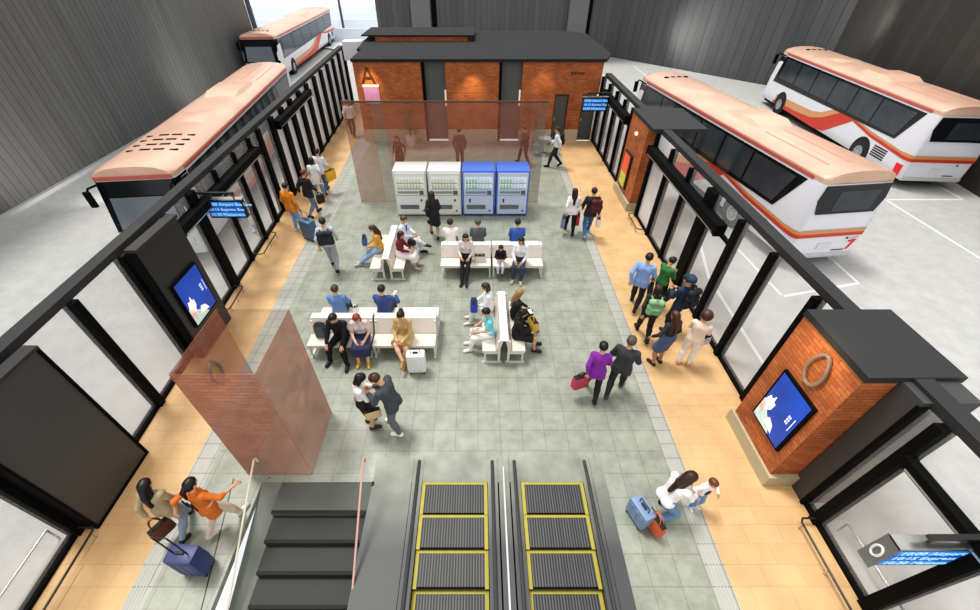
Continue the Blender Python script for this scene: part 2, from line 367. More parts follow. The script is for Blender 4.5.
# door headers: black boxes with the sliding gear
def header(name, side, y0, y1, z0, z1, label, o1=.24):
    t = thing(name, label, 'door header', (XR if side == 'R' else XL((y0+y1)/2), (y0+y1)/2, z0))
    mb = MB(); wb(mb, side, y0, y1, -.02, o1, z0, z1)
    mb.v = [(p[0]-t.location.x, p[1]-t.location.y, p[2]-t.location.z) for p in mb.v]
    mb.build('housing', BLACK, t)
    for y in (y0, y1):
        mb = MB(); q = MB(); wb(q, side, y-.02, y+.02, .0, o1+.01, z0-.02, z1+.02); mb.add([(p[0]-t.location.x, p[1]-t.location.y, p[2]-t.location.z) for p in q.v], q.f)
        mb.build('end_cap', BLACK, t)
    mb = MB(); q = MB(); wb(q, side, y0+.1, y1-.1, o1, o1+.012, z0+.02, z0+.05); mb.add([(p[0]-t.location.x, p[1]-t.location.y, p[2]-t.location.z) for p in q.v], q.f)
    mb.build('guide_rail', STEEL, t)
header('door_header', 'L', 8.0, 13.0, 2.38, 2.62, 'long black automatic door header over the left doors by the blue departure board')
header('door_header', 'L', 15.1, 19.4, 2.5, 2.75, 'black door header over the far left doors in front of the white slatted screen')
header('door_header', 'R', 8.25, 13.3, 2.3, 2.55, 'long black door header on the right between brick pillar and waiting queue')
header('door_header', 'R', 16.1, 19.9, 2.35, 2.62, 'black door header at the far right end beside the brick building')
header('door_header', 'R', -.8, 2.68, 2.18, 2.34, 'black door header at the near right corner carrying the departure board', .12)
# low tube guards that keep people off the sliding leaves
def guard(side, y0, y1, label, off=.34, z=.16):
    f = (lambda y, o: XL(y)+o) if side == 'L' else (lambda y, o: XR-o)
    t = thing('door_guard', label, 'rail', (f((y0+y1)/2, off), (y0+y1)/2, 0))
    l = t.location
    P = [(f(y0, .08), y0, z), (f(y0, off-.05), y0, z), (f(y0, off), y0+.06, z), (f(y1, off), y1-.06, z), (f(y1, off-.05), y1, z), (f(y1, .08), y1, z)]
    mb = MB(); mb.tube([(p[0]-l.x, p[1]-l.y, p[2]) for p in P], .018, 8); mb.build('rail', DARK, t, True)
    for y in (y0+.1, (y0+y1)/2, y1-.1):
        mb = MB(); mb.cyl((f(y, off)-l.x, y-l.y, 0), (f(y, off)-l.x, y-l.y, z), .014, 8); mb.build('post', STEEL, t, True)
guard('L', .3, 2.6, 'low dark tube guard along the near left door beside the black cabinet')
guard('R', 1.2, 2.74, 'low dark tube guard on tan floor along the near right door')
guard('L', 10.6, 11.9, 'low tube guard at the left doors behind the man in orange')
guard('R', 12.1, 13.2, 'low tube guard on the right beside the brick pillar')
guard('L', 8.0, 9.0, 'low tube guard on the left just past the black poster pillar')
def pullbar(side, y0, y1, label):
    f = (lambda y, o: XL(y)+o) if side == 'L' else (lambda y, o: XR-o)
    t = thing('door_rail', label, 'rail', (f((y0+y1)/2, -.3), (y0+y1)/2, 0)); l = t.location
    mb = MB(); mb.tube([(f(y, -.3)-l.x, y-l.y, .3) for y in (y0, y1)], .02, 8); mb.build('bar', STEEL, t, True)
    for y in (y0, y1):
        mb = MB(); mb.cyl((f(y, -.3)-l.x, y-l.y, 0), (f(y, -.3)-l.x, y-l.y, .3), .018, 8); mb.build('post', STEEL, t, True)
pullbar('L', .6, 2.5, 'bright steel rail standing outside the near left glass door')
pullbar('R', .9, 2.6, 'bright steel rail standing outside the near right glass door')
# ------------------------------------------------------------------ posters, cabinets, pillars
def poster(parent, X, y0, y1, z0, z1, face, flip=False):
    "lit poster on a face X looking along face (+1/-1); picture of white buildings under a blue sky"
    o = face
    fr = MB(); fr.box(min(X, X+o*.05), max(X, X+o*.05), y0-.04, y1+.04, z0-.04, z1+.04); fo = fr.build('poster_frame', BLACK, parent)
    x = X+o*.056
    def P(a, b): return (x, (y0+(y1-y0)*a) if not flip else (y1-(y1-y0)*a), z0+(z1-z0)*b)
    mb = MB(); mb.poly([P(0, 0), P(1, 0), P(1, 1), P(0, 1)]); mb.build('poster_sheet', mat('#1946a8', .35, 0, .6, 1.6, emit=.4), fo)
    x = X+o*.06; mb = MB()
    mb.poly([P(0, 0), P(.62, 0), P(.5, .16), P(.3, .24), P(.1, .42), P(0, .4)])
    mb.build('poster_landscape', mat('#bcd2cc', .4, 0, .35, 14, emit=.4), fo)
    x = X+o*.064; mb = MB()
    mb.poly([P(.02, .3), P(.2, .26), P(.32, .36), P(.34, .5), P(.27, .5), P(.25, .62), P(.18, .52), P(.1, .55), P(.05, .44)])
    mb.poly([P(.33, .12), P(.68, .06), P(.6, .2), P(.42, .26)])
    mb.build('poster_buildings', mat('#f1ece8', .4, 0, .1, 20, emit=.5), fo)
    x = X+o*.064; mb = MB(); mb.poly([P(0, .2), P(.16, .16), P(.14, .34), P(.03, .4)]); mb.build('poster_blossom', mat('#e0a9a6', .4, 0, .3, 25, emit=.4), fo)
    mb = MB()
    for k in range(3):                                   # small white caption strokes, too small to read
        for j in range(2):
            c = .74+.05*j; r = .46+.06*k
            mb.poly([P(c, r), P(c+.032, r), P(c+.032, r+.042), P(c, r+.042)])
    mb.poly([P(.91, .40), P(.928, .40), P(.928, .66), P(.91, .66)])
    mb.build('poster_caption', mat('#e8f0ff', .4, 0, .02, emit=.6), fo)
def ring_sign(parent, X, yc, zc, face, s=.33):
    pts = []
    for k in range(25):
        a = 2*PI*k/24
        rr = s*(1+.28*max(0, math.cos(a))**6)
        pts.append((X+face*.05, yc+rr*.62*math.sin(a), zc+rr*math.cos(a)))
    mb = MB(); mb.tube(pts, .028, 6); return mb.build('ring_emblem', mat('#a8998a', .3, .5, .35, 5), parent, True)
# brick kiosk on the right
K = thing('brick_kiosk', 'brick kiosk with dark flat roof, blue poster and ring emblem on the near right', 'kiosk', (5.9, 4.1, 0))
mb = MB(); mb.box(5.25-5.9, .64, -.66, .66, .3, 2.96); mb.build('brick_body', BRICK, K)
mb = MB(); mb.box(5.2-5.9, .66, -.74, .72, 0, .3); mb.build('plinth', mat('#b9b197', .7, 0, .08, 3), K)
mb = MB(); mb.box(5.24-5.9, .68, -.68, .69, 2.96, 3.07); mb.build('roof', CHAR, K)
mb = MB(); mb.box(5.84-5.9, -.0, -.7, -.66, .3, 2.96); mb.build('corner_trim', BLACK, K)
poster(K, 5.25-5.9, -.46, .28, .84, 2.0, -1, flip=True)
ring_sign(K, 5.25-5.9, -.1, 2.5, -1, .27)
mb = MB(); mb.box(5.74, 6.5, 3.06, 3.42, 0, 3.0); sbuild(mb, 'wall_right.002', mat('#4a4a4a', .6, 0, .06, 2))
# small brick pillar on the far right
K = thing('brick_pillar', 'narrow brick pillar between the two right door openings with red and yellow display', 'pillar', (6.0, 14.6, 0))
mb = MB(); mb.box(-.42, .4, -.9, .9, .3, 2.96); mb.build('brick_body', BRICK, K)
mb = MB(); mb.box(-.5, .42, -.94, .94, 0, .3); mb.build('plinth', mat('#b9b197', .7, 0, .08, 3), K)
mb = MB(); mb.box(-.43, 1.3, -1.3, .95, 2.96, 3.07); mb.build('roof', CHAR, K)
mb = MB(); mb.box(-.5, -.42, -.2, .55, .5, 1.75); mb.build('display_case', DARK, K)
mb = MB(); mb.box(-.51, -.5, -.12, .47, 1.05, 1.7); mb.build('red_panel', mat('#e05a3c', .4, 0, .3, 8, emit=.3), K)
mb = MB(); mb.box(-.51, -.5, -.12, .47, .55, 1.03); mb.build('yellow_panel', mat('#b9c05a', .4, 0, .3, 8, emit=.2), K)
mb = MB(); mb.sphere((-.45, 0, 2.5), .06); mb.build('wall_lamp', mat('#ffd9a0', .4, 0, .02, emit=2), K, True)
# big black cabinet at the near left
K = thing('black_cabinet', 'big plain black cabinet box at the near left below the glass wall', 'cabinet', (-6.75, 3.33, 0))
mb = MB(); mb.rbox(.12, .3, -.66, .66, .0, 3.0, .015); mb.build('body', mat('#4c4c4c', .4, .1, .1, 1), K)
mb = MB(); mb.box(.115, .32, .66, .70, 0, 3.02); mb.box(.115, .32, -.70, -.66, 0, 3.02); mb.box(.3, .32, -.66, .66, 0, .05); mb.build('edge_trim', BLACK, K)
mb = MB(); mb.box(.115, .33, -.7, .7, 3.0, 3.05); mb.build('top', CHAR, K)
mb = MB(); wb(mb, 'L', 2.62, 4.0, -.2, .04, 0, 2.92); wb(mb, 'L', 6.47, 7.86, -.2, .04, 0, 2.92); sbuild(mb, 'wall_left.003', DARK)
K = thing('poster_pillar', 'black pillar with a lit blue poster on the left between glass bays', 'pillar', (-6.85, 7.16, 0))
mb = MB(); mb.rbox(.1, .3, -.68, .68, 0, 3.0, .015); mb.build('body', mat('#353535', .35, .2, .1, 1), K)
mb = MB(); mb.box(.1, .33, -.7, .7, 3.0, 3.07); mb.build('top', CHAR, K)
mb = MB(); mb.box(.1, .27, -.71, -.68, 0, 3.0); mb.build('side_panel', BLACK, K)
poster(K, .3, -.44, .42, .82, 1.95, 1)
# translucent brick blocks (drawn see-through in the photograph)
GH = thing('translucent_brick_block', 'see-through pale red brick block standing left of the stairs', 'brick block', (-3.7, 4.25, 0))
hx, hy = .6, .68
mb = MB(); mb.box(-hx, hx, -hy, -hy+.01, 0, 2.95); mb.build('front_face', GHOST, GH)
mb = MB(); mb.box(hx-.01, hx, -hy+.01, hy, 0, 2.95); mb.build('right_face', GHOST, GH)
mb = MB(); mb.box(-hx, -hx+.01, -hy+.01, hy, 0, 2.95); mb.build('left_face', GHOST, GH)
GREYT = glassmat('grey_tint_film', (.9, .89, .87), .0, .05, (.45, .45, .44))
mb = MB(); mb.box(-hx, hx, hy-.01, hy, 0, 2.95); mb.build('back_face', GREYT, GH)
ring_sign(GH, -hx, -.05, 2.2, 1, .2)
GW = thing('translucent_brick_wall', 'see-through brick wall standing behind the row of vending machines', 'brick wall', (-1.2, 14.35, 0))
mb = MB(); mb.box(-3.3, -2.35, 0, .012, 0, 3.6); mb.box(-1.95, 3.15, 0, .012, 0, 3.6); mb.build('brick_face', brickmat('translucent_brick_back', '#b8775f', '#a8674f', '#8d5a48', .22, .075, .008, alpha=.34, nstr=.2, bump=0), GW)
mb = MB(); mb.box(-2.35, -1.95, 0, .012, 0, 3.6); mb.box(3.15, 3.5, 0, .012, 0, 3.6); mb.build('grey_band', glassmat('grey_tint_band', (.84, .83, .81), .0, .12, (.45, .45, .45)), GW)
mb = MB(); mb.box(-3.3, 3.5, -.02, .03, 3.57, 3.62); mb.build('top_edge', mat('#5a4438', .6, 0, .1), GW)
# ------------------------------------------------------------------ departure boards
def board(label, loc, w, h, rows, rz=0, th=.14, ring=False, sd=1):
    t = thing('departure_board', label, 'sign', loc, rz)
    mb = MB(); mb.rbox(-w/2, w/2, 0, th, 0, h, .012); mb.build('housing', mat('#16181c', .3, .2), t)
    n = len(rows); rh = h*.86/n
    for k, s in enumerate(rows):
        z = h*.93-(k+1)*rh
        mb = MB(); mb.box(-w*.47, w*.47, -.006, 0, z+rh*.08, z+rh*.92); p = mb.build('row_panel', mat(['#2f86d8', '#1c62bd'][k % 2], .3, 0, .1, 3, emit=.35), t)
        x = -w*.45
        for word in s.split():
            o = text_mesh(word, rh*.85, mat('#a9dcff', .4, 0, .02, emit=.55), 'row_word', p, (x, -.008, z+rh*.22), (PI/2, 0, 0))
            x += max(v.co.x for v in o.data.vertices)+rh*.3
    mb = MB(); mb.box(-w/2-.02, w/2+.02, -.01, th+.01, h, h+.03); mb.build('top_plate', STEEL, t)
    for x in (-w*.3, w*.3):
        mb = MB(); mb.cyl((x, th/2, h+.03), (x, th/2, h+.16), .018, 8); mb.build('bracket', DARK, t, True)
    mb = MB(); mb.box(*((-w*.35, w/2+.14) if sd > 0 else (-w/2-.14, w*.35)), th/2-.03, th/2+.03, h+.14, h+.19); mb.build('arm', DARK, t)
    if ring:
        mb = MB(); mb.box(-w/2-.02, -w/2-.005, -.02, th+.03, -.02, h+.02); e = mb.build('end_plate', mat('#8e8f8d', .35, .5), t)
        pts = [(-w/2-.03, .08+.05*math.cos(a), h*.5+.1*math.sin(a)) for a in [2*PI*k/20 for k in range(21)]]
        mb = MB(); mb.tube(pts, .015, 6); mb.build('ring_mark', WHITE, e, True)
    return t
ROWS = ['10:00  Airport Bus Line', '10:15  Express Bus', '10:30  Matsumoto Sta.']
board('blue lit departure board hanging at the near right door, largest of the boards', (5.72, 1.62, 1.66), 1.75, .56, ROWS, 0, .14, True)
b = board('blue lit departure board hanging from the left door header past the poster pillar', (-6.5, 9.45, 2.08), .95, .5, ROWS[:2]+['10:30  Matsumoto'], sd=-1)
b = board('small blue departure board at the far right door by the brick building', (4.98, 18.6, 2.08), 1.05, .55, ROWS[:2]+['10:30  Matsumoto'])
# ------------------------------------------------------------------ stairs and escalators
mb = MB()
for i in range(11):
    z = -.12*i-.02; y1 = HY-.54-.43*(i-1) if i else HY; y0 = HY-.54-.43*i
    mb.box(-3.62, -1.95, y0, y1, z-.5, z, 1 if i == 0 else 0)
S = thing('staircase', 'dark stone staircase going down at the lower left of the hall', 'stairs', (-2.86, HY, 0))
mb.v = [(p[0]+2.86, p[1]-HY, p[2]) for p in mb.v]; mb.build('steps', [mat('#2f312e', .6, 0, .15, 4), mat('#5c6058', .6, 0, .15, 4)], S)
mb = MB()
for i in range(1, 11):
    y0 = -.54-.43*(i-1); mb.box(-.76, .91, y0-.005, y0+.05, -.12*i+.102, -.12*i+.106)
mb.build('nosing', mat('#191a19', .7), S)
mb = MB(); mb.prism([(-1.115, 0, .0), (-1.115, -4.3, -1.22), (-1.115, -4.3, -1.9), (-1.115, 0, -1.9)], (.355, 0, 0)); mb.box(.91, .94, -4.3, 0, -1.9, 0); mb.build('side_wall', mat('#7b7f77', .6, 0, .1, 3), S)
def rail(label, x, y1, z1, y0, z0, col, h):
    "handrail on a glass panel that slopes down with the stairs"
    t = thing('handrail', label, 'handrail', (x, y1, 0))
    P = [(0, .0, z1-.16), (0, .0, z1-.05), (0, -.05, z1-.02), (0, y0-y1, z0)]
    mb = MB(); mb.tube(P, .018, 8); mb.build('rail', col, t, True)
    g_ = D.materials.get('rail_glass') or glassmat('rail_glass', (.95, .96, .96), .0, .03)
    mb = MB(); mb.prism([(-.006, 0, z1-.08), (-.006, y0-y1, z0-.03), (-.006, y0-y1, z0-h), (-.006, 0, z1-h)], (.012, 0, 0)); mb.build('glass_panel', g_, t)
    mb = MB(); mb.prism([(-.02, 0, z1-h), (-.02, y0-y1, z0-h), (-.02, y0-y1, z0-h-.05), (-.02, 0, z1-h-.05)], (.04, 0, 0)); mb.build('base_channel', DARK, t)
rail('pale pink handrail on glass between the stairs and the escalators', -1.93, 3.42, .97, -.6, -1.42, mat('#d9ab9b', .4, .1), .92)
rail('cream handrail on glass along the left edge of the stairs', -3.88, 3.52, .77, -.6, -1.46, mat('#efe6d0', .4, .1), .76)
def deckmat():
    "grey deck plates that blend into the stone floor at their far end"
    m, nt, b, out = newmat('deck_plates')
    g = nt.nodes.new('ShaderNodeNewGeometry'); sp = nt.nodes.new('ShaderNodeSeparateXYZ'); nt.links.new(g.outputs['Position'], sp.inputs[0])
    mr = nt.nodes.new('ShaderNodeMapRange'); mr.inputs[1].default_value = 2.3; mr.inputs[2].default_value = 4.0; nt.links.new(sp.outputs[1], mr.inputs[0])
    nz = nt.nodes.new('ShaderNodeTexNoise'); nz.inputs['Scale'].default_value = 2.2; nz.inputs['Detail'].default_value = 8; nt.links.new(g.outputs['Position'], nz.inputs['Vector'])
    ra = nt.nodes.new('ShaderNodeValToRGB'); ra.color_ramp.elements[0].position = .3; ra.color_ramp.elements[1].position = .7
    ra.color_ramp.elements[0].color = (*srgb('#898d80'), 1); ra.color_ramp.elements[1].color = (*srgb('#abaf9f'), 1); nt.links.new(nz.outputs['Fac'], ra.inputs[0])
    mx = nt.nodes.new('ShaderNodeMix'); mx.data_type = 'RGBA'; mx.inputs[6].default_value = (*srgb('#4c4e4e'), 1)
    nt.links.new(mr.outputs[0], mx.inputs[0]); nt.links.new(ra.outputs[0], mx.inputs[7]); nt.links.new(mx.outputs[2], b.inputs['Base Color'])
    b.inputs['Roughness'].default_value = .5
    return m
DECK = deckmat()
STEPM = brickmat('step_ribs', '#5f6060', '#545555', '#1c1c1c', .045, 40, .012, rough=.5, nstr=.1, offset=0, bump=.4)
YEL = mat('#aea23c', .55, 0, .15)
def escalator(label, x0, x1, parity):
    xc = (x0+x1)/2; w = (x1-x0)/2
    E_ = thing('escalator', label, 'escalator', (xc, HY, 0))
    # comb plate
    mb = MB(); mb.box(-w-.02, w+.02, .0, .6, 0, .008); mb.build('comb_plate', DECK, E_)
    y = 0; z = 0
    for i in range(9):
        d = .57 if i == 0 else .54
        z = -[0, .01, .05, .13, .25, .41, .60, .80, 1.0][i]
        mb = MB(); mb.box(-w, w, y-d, y, z-.3, z-.004); st = mb.build('step', STEPM, E_)
        mb = MB(); mb.box(-w, w, y-.045, y, z-.003, z+.003); mb.box(-w, -w+.06, y-d, y-.045, z-.003, z+.003); mb.box(w-.06, w, y-d, y-.045, z-.003, z+.003)
        mb.build('yellow_border', YEL, st)
        mb = MB(); mb.box(-w, w, y-d-.0, y-d+.03, z-.003, z+.002); mb.build('step_edge', BLACK, st)
        y -= d
    for s in (-1, 1):
        a, b = (w+.01, w+.19) if s > 0 else (-w-.19, -w-.01)
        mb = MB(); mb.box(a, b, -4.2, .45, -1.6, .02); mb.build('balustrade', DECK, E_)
        mb = MB(); xm = (a+b)/2
        pts = [(xm, .40, .03), (xm, .2, .045), (xm, -1.2, .045), (xm, -4.2, .03)]
        mb.tube(pts, .03, 8); mb.build('handrail', mat('#3f4040', .6, 0, .1), E_, True)
escalator('left of the two escalators with yellow edged ribbed steps', -1.02, .17, 0)
escalator('right of the two escalators with yellow edged ribbed steps', .79, 1.93, 1)
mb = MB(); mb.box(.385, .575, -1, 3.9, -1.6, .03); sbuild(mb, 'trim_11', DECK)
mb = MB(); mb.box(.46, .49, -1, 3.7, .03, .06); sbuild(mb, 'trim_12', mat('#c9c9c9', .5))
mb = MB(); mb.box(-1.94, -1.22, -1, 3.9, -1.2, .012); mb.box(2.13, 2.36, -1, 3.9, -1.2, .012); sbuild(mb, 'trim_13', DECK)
mb = MB(); mb.prism([(-4.09, 1.3, .002), (-4.07, 1.3, .002), (-4.53, 3.5, .002), (-4.55, 3.5, .002)], (0, 0, -.01)); sbuild(mb, 'trim_14', DARK)
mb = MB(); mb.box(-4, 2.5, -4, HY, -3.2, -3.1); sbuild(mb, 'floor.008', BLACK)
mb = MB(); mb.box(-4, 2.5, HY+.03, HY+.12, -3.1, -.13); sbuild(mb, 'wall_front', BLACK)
# ------------------------------------------------------------------ smooth-union surface builder (bodies, clothes, hair, soft bags)
def field(groups, res, k=.035):
    "groups: list of (capsules, cuts); capsule = (a, b, ra, rb); cut(X,Y,Z) is negative where material is kept"
    allp = [p for g in groups for p in g[0]]
    lo = np.min([np.minimum(np.array(p[0])-p[2], np.array(p[1])-p[3]) for p in allp], 0)-2.5*res-.01
    hi = np.max([np.maximum(np.array(p[0])+p[2], np.array(p[1])+p[3]) for p in allp], 0)+2.5*res+.01
    n = np.ceil((hi-lo)/res).astype(int)+1
    ax = [lo[i]+res*np.arange(n[i]) for i in range(3)]
    T = None
    for caps, cuts in groups:
        F = np.full(n, 1.0)
        for a, b, ra, rb in caps:
            a = np.array(a, float); b = np.array(b, float); pad = k+2*res
            l = np.minimum(a-ra, b-rb)-pad; h = np.maximum(a+ra, b+rb)+pad
            i0 = np.clip(np.floor((l-lo)/res).astype(int), 0, n); i1 = np.clip(np.ceil((h-lo)/res).astype(int)+1, 0, n)
            sl = tuple(slice(p, q) for p, q in zip(i0, i1))
            X = ax[0][sl[0]][:, None, None]-a[0]; Y = ax[1][sl[1]][None, :, None]-a[1]; Z = ax[2][sl[2]][None, None, :]-a[2]
            d = b-a; L = float(d@d)+1e-12
            t = np.clip((X*d[0]+Y*d[1]+Z*d[2])/L, 0, 1)
            q = np.sqrt((X-t*d[0])**2+(Y-t*d[1])**2+(Z-t*d[2])**2)-(ra+(rb-ra)*t)
            o = F[sl]; hh = np.maximum(k-np.abs(o-q), 0)/k
            F[sl] = np.minimum(o, q)-hh*hh*k*.25
        for c in cuts:
            F = np.maximum(F, c(ax[0][:, None, None], ax[1][None, :, None], ax[2][None, None, :]))
        T = F if T is None else np.minimum(T, F)
    return T, lo
_CO = np.array([(i, j, l) for i in (0, 1) for j in (0, 1) for l in (0, 1)])
_ED = [(a, b) for a in range(8) for b in range(a+1, 8) if np.abs(_CO[a]-_CO[b]).sum() == 1]
def surface(groups, res=.014, k=.035):
    F, lo = field(groups, res, k)
    n = np.array(F.shape)-1
    I = F < 0
    cnt = sum(I[c[0]:c[0]+n[0], c[1]:c[1]+n[1], c[2]:c[2]+n[2]].astype(np.int8) for c in _CO)
    M = (cnt > 0) & (cnt < 8)
    idx = np.full(M.shape, -1); N = int(M.sum()); idx[M] = np.arange(N)
    cell = np.argwhere(M)
    vals = np.stack([F[cell[:, 0]+c[0], cell[:, 1]+c[1], cell[:, 2]+c[2]] for c in _CO], 1)
    acc = np.zeros((N, 3)); num = np.zeros(N)
    for a, b in _ED:
        s = (vals[:, a] < 0) != (vals[:, b] < 0)
        den = vals[:, a]-vals[:, b]; t = np.where(s, vals[:, a]/np.where(np.abs(den) < 1e-12, 1e-12, den), 0)
        acc += np.where(s[:, None], _CO[a]+t[:, None]*(_CO[b]-_CO[a]), 0); num += s
    V = lo+res*(cell+acc/np.maximum(num, 1)[:, None])
    Q = []
    for axx in range(3):
        o = [0, 0, 0]; o[axx] = 1
        A = I[:I.shape[0]-o[0], :I.shape[1]-o[1], :I.shape[2]-o[2]]; B = I[o[0]:, o[1]:, o[2]:]
        e = np.argwhere(A != B); sg = A[e[:, 0], e[:, 1], e[:, 2]]
        p, q = [(1, 2), (2, 0), (0, 1)][axx]
        ok = (e[:, p] > 0) & (e[:, q] > 0) & (e[:, p] < n[p]) & (e[:, q] < n[q]); e = e[ok]; sg = sg[ok]
        def at(dp, dq):
            c = e.copy(); c[:, p] -= dp; c[:, q] -= dq; return idx[c[:, 0], c[:, 1], c[:, 2]]
        f = np.stack([at(1, 1), at(0, 1), at(0, 0), at(1, 0)], 1)
        f[~sg] = f[~sg][:, ::-1]; Q.append(f)
    return V, np.concatenate(Q)
def mesh_from(V, Q, extra=None, name='mesh', matidx=None):
    me = D.meshes.new(name)
    nv, nq = len(V), len(Q); ev, ef = (extra or ([], []))
    nv2, nf2 = len(ev), len(ef)
    me.vertices.add(nv+nv2)
    co_ = np.concatenate([V, np.array(ev, float).reshape(-1, 3)]) if nv2 else V
    me.vertices.foreach_set('co', co_.astype(np.float32).ravel())
    tot = [4]*nq+[len(f) for f in ef]
    loops = np.concatenate([Q.ravel()]+[np.array(f)+nv for f in ef]) if nf2 else Q.ravel()
    me.loops.add(len(loops)); me.loops.foreach_set('vertex_index', loops.astype(np.int32))
    me.polygons.add(len(tot)); st = np.concatenate([[0], np.cumsum(tot)[:-1]])
    me.polygons.foreach_set('loop_start', st.astype(np.int32)); me.polygons.foreach_set('loop_total', np.array(tot, np.int32))
    me.polygons.foreach_set('use_smooth', [True]*len(tot))
    if matidx is not None:
        mi = np.zeros(len(tot), np.int32); mi[:len(matidx)] = matidx; me.polygons.foreach_set('material_index', mi)
    me.update(calc_edges=True); me.validate()
    return me
def soft(name, groups, m, parent=None, res=.014, k=.03):
    V, Q = surface(groups, res, k); me = mesh_from(V, Q, name=name); me.materials.append(m)
    o = D.objects.new(name, me); C.objects.link(o)
    if parent: o.parent = parent
    return o
# ------------------------------------------------------------------ people
def nrm(v): return v/(np.linalg.norm(v)+1e-9)
def A(*v): return np.array(v, float)
def ik(S, W, l1, l2, pole):
    d = W-S; L = np.linalg.norm(d); L2 = min(max(L, .08), (l1+l2)*.998); u = nrm(d); W = S+u*L2
    a = (l1*l1-l2*l2+L2*L2)/(2*L2); h = math.sqrt(max(l1*l1-a*a, 0))
    p = pole-u*(pole@u); return S+u*a+nrm(p)*h, W
def rotx(a): return np.array([[1, 0, 0], [0, math.cos(a), -math.sin(a)], [0, math.sin(a), math.cos(a)]])
def roty(a): return np.array([[math.cos(a), 0, math.sin(a)], [0, 1, 0], [-math.sin(a), 0, math.cos(a)]])
def rotz(a): return np.array([[math.cos(a), -math.sin(a), 0], [math.sin(a), math.cos(a), 0], [0, 0, 1]])
POSES = {
 'stand': dict(pz=.93, feet=((-.10, .02, .08), (.11, .03, .08)), hands=(('s', .07, .05, -.49), ('s', .07, .05, -.49))),
 'walk': dict(pz=.91, feet=((-.09, .27, .09), (.09, -.27, .15)), hands=(('s', .05, -.18, -.46), ('s', .05, .2, -.44))),
 'walk2': dict(pz=.91, feet=((-.09, -.26, .15), (.09, .27, .09)), hands=(('s', .05, .2, -.44), ('s', .05, -.18, -.46))),
 'phone': dict(pz=.93, feet=((-.10, .0, .08), (.11, .06, .08)), hands=(('s', -.10, .30, -.22), ('s', -.10, .30, -.22)), head=(28, 0)),
 'sit': dict(pz=.53, feet=((-.11, .50, .08), (.12, .47, .08)), hands=(('a', -.11, .34, .64), ('a', .11, .34, .64)), lean=4, sit=1),
 'sitwide': dict(pz=.53, feet=((-.24, .52, .08), (.22, .44, .08)), hands=(('a', -.18, .42, .60), ('a', .18, .42, .60)), lean=22, sit=1, head=(10, 0)),
 'cross': dict(pz=.53, feet=((-.08, .52, .08), (-.10, .66, .30)), hands=(('a', -.08, .36, .68), ('a', .10, .34, .68)), lean=3, sit=1),
 'perch': dict(pz=.60, feet=((-.05, .72, .08), (.08, .66, .08)), hands=(('a', -.12, .30, .70), ('a', .12, .30, .70)), lean=4, sit=1),
 'crouch': dict(pz=.62, feet=((-.12, .20, .08), (.14, -.18, .12)), hands=(('s', -.02, .34, -.36), ('s', -.02, .34, -.36)), lean=25),
}
people = []
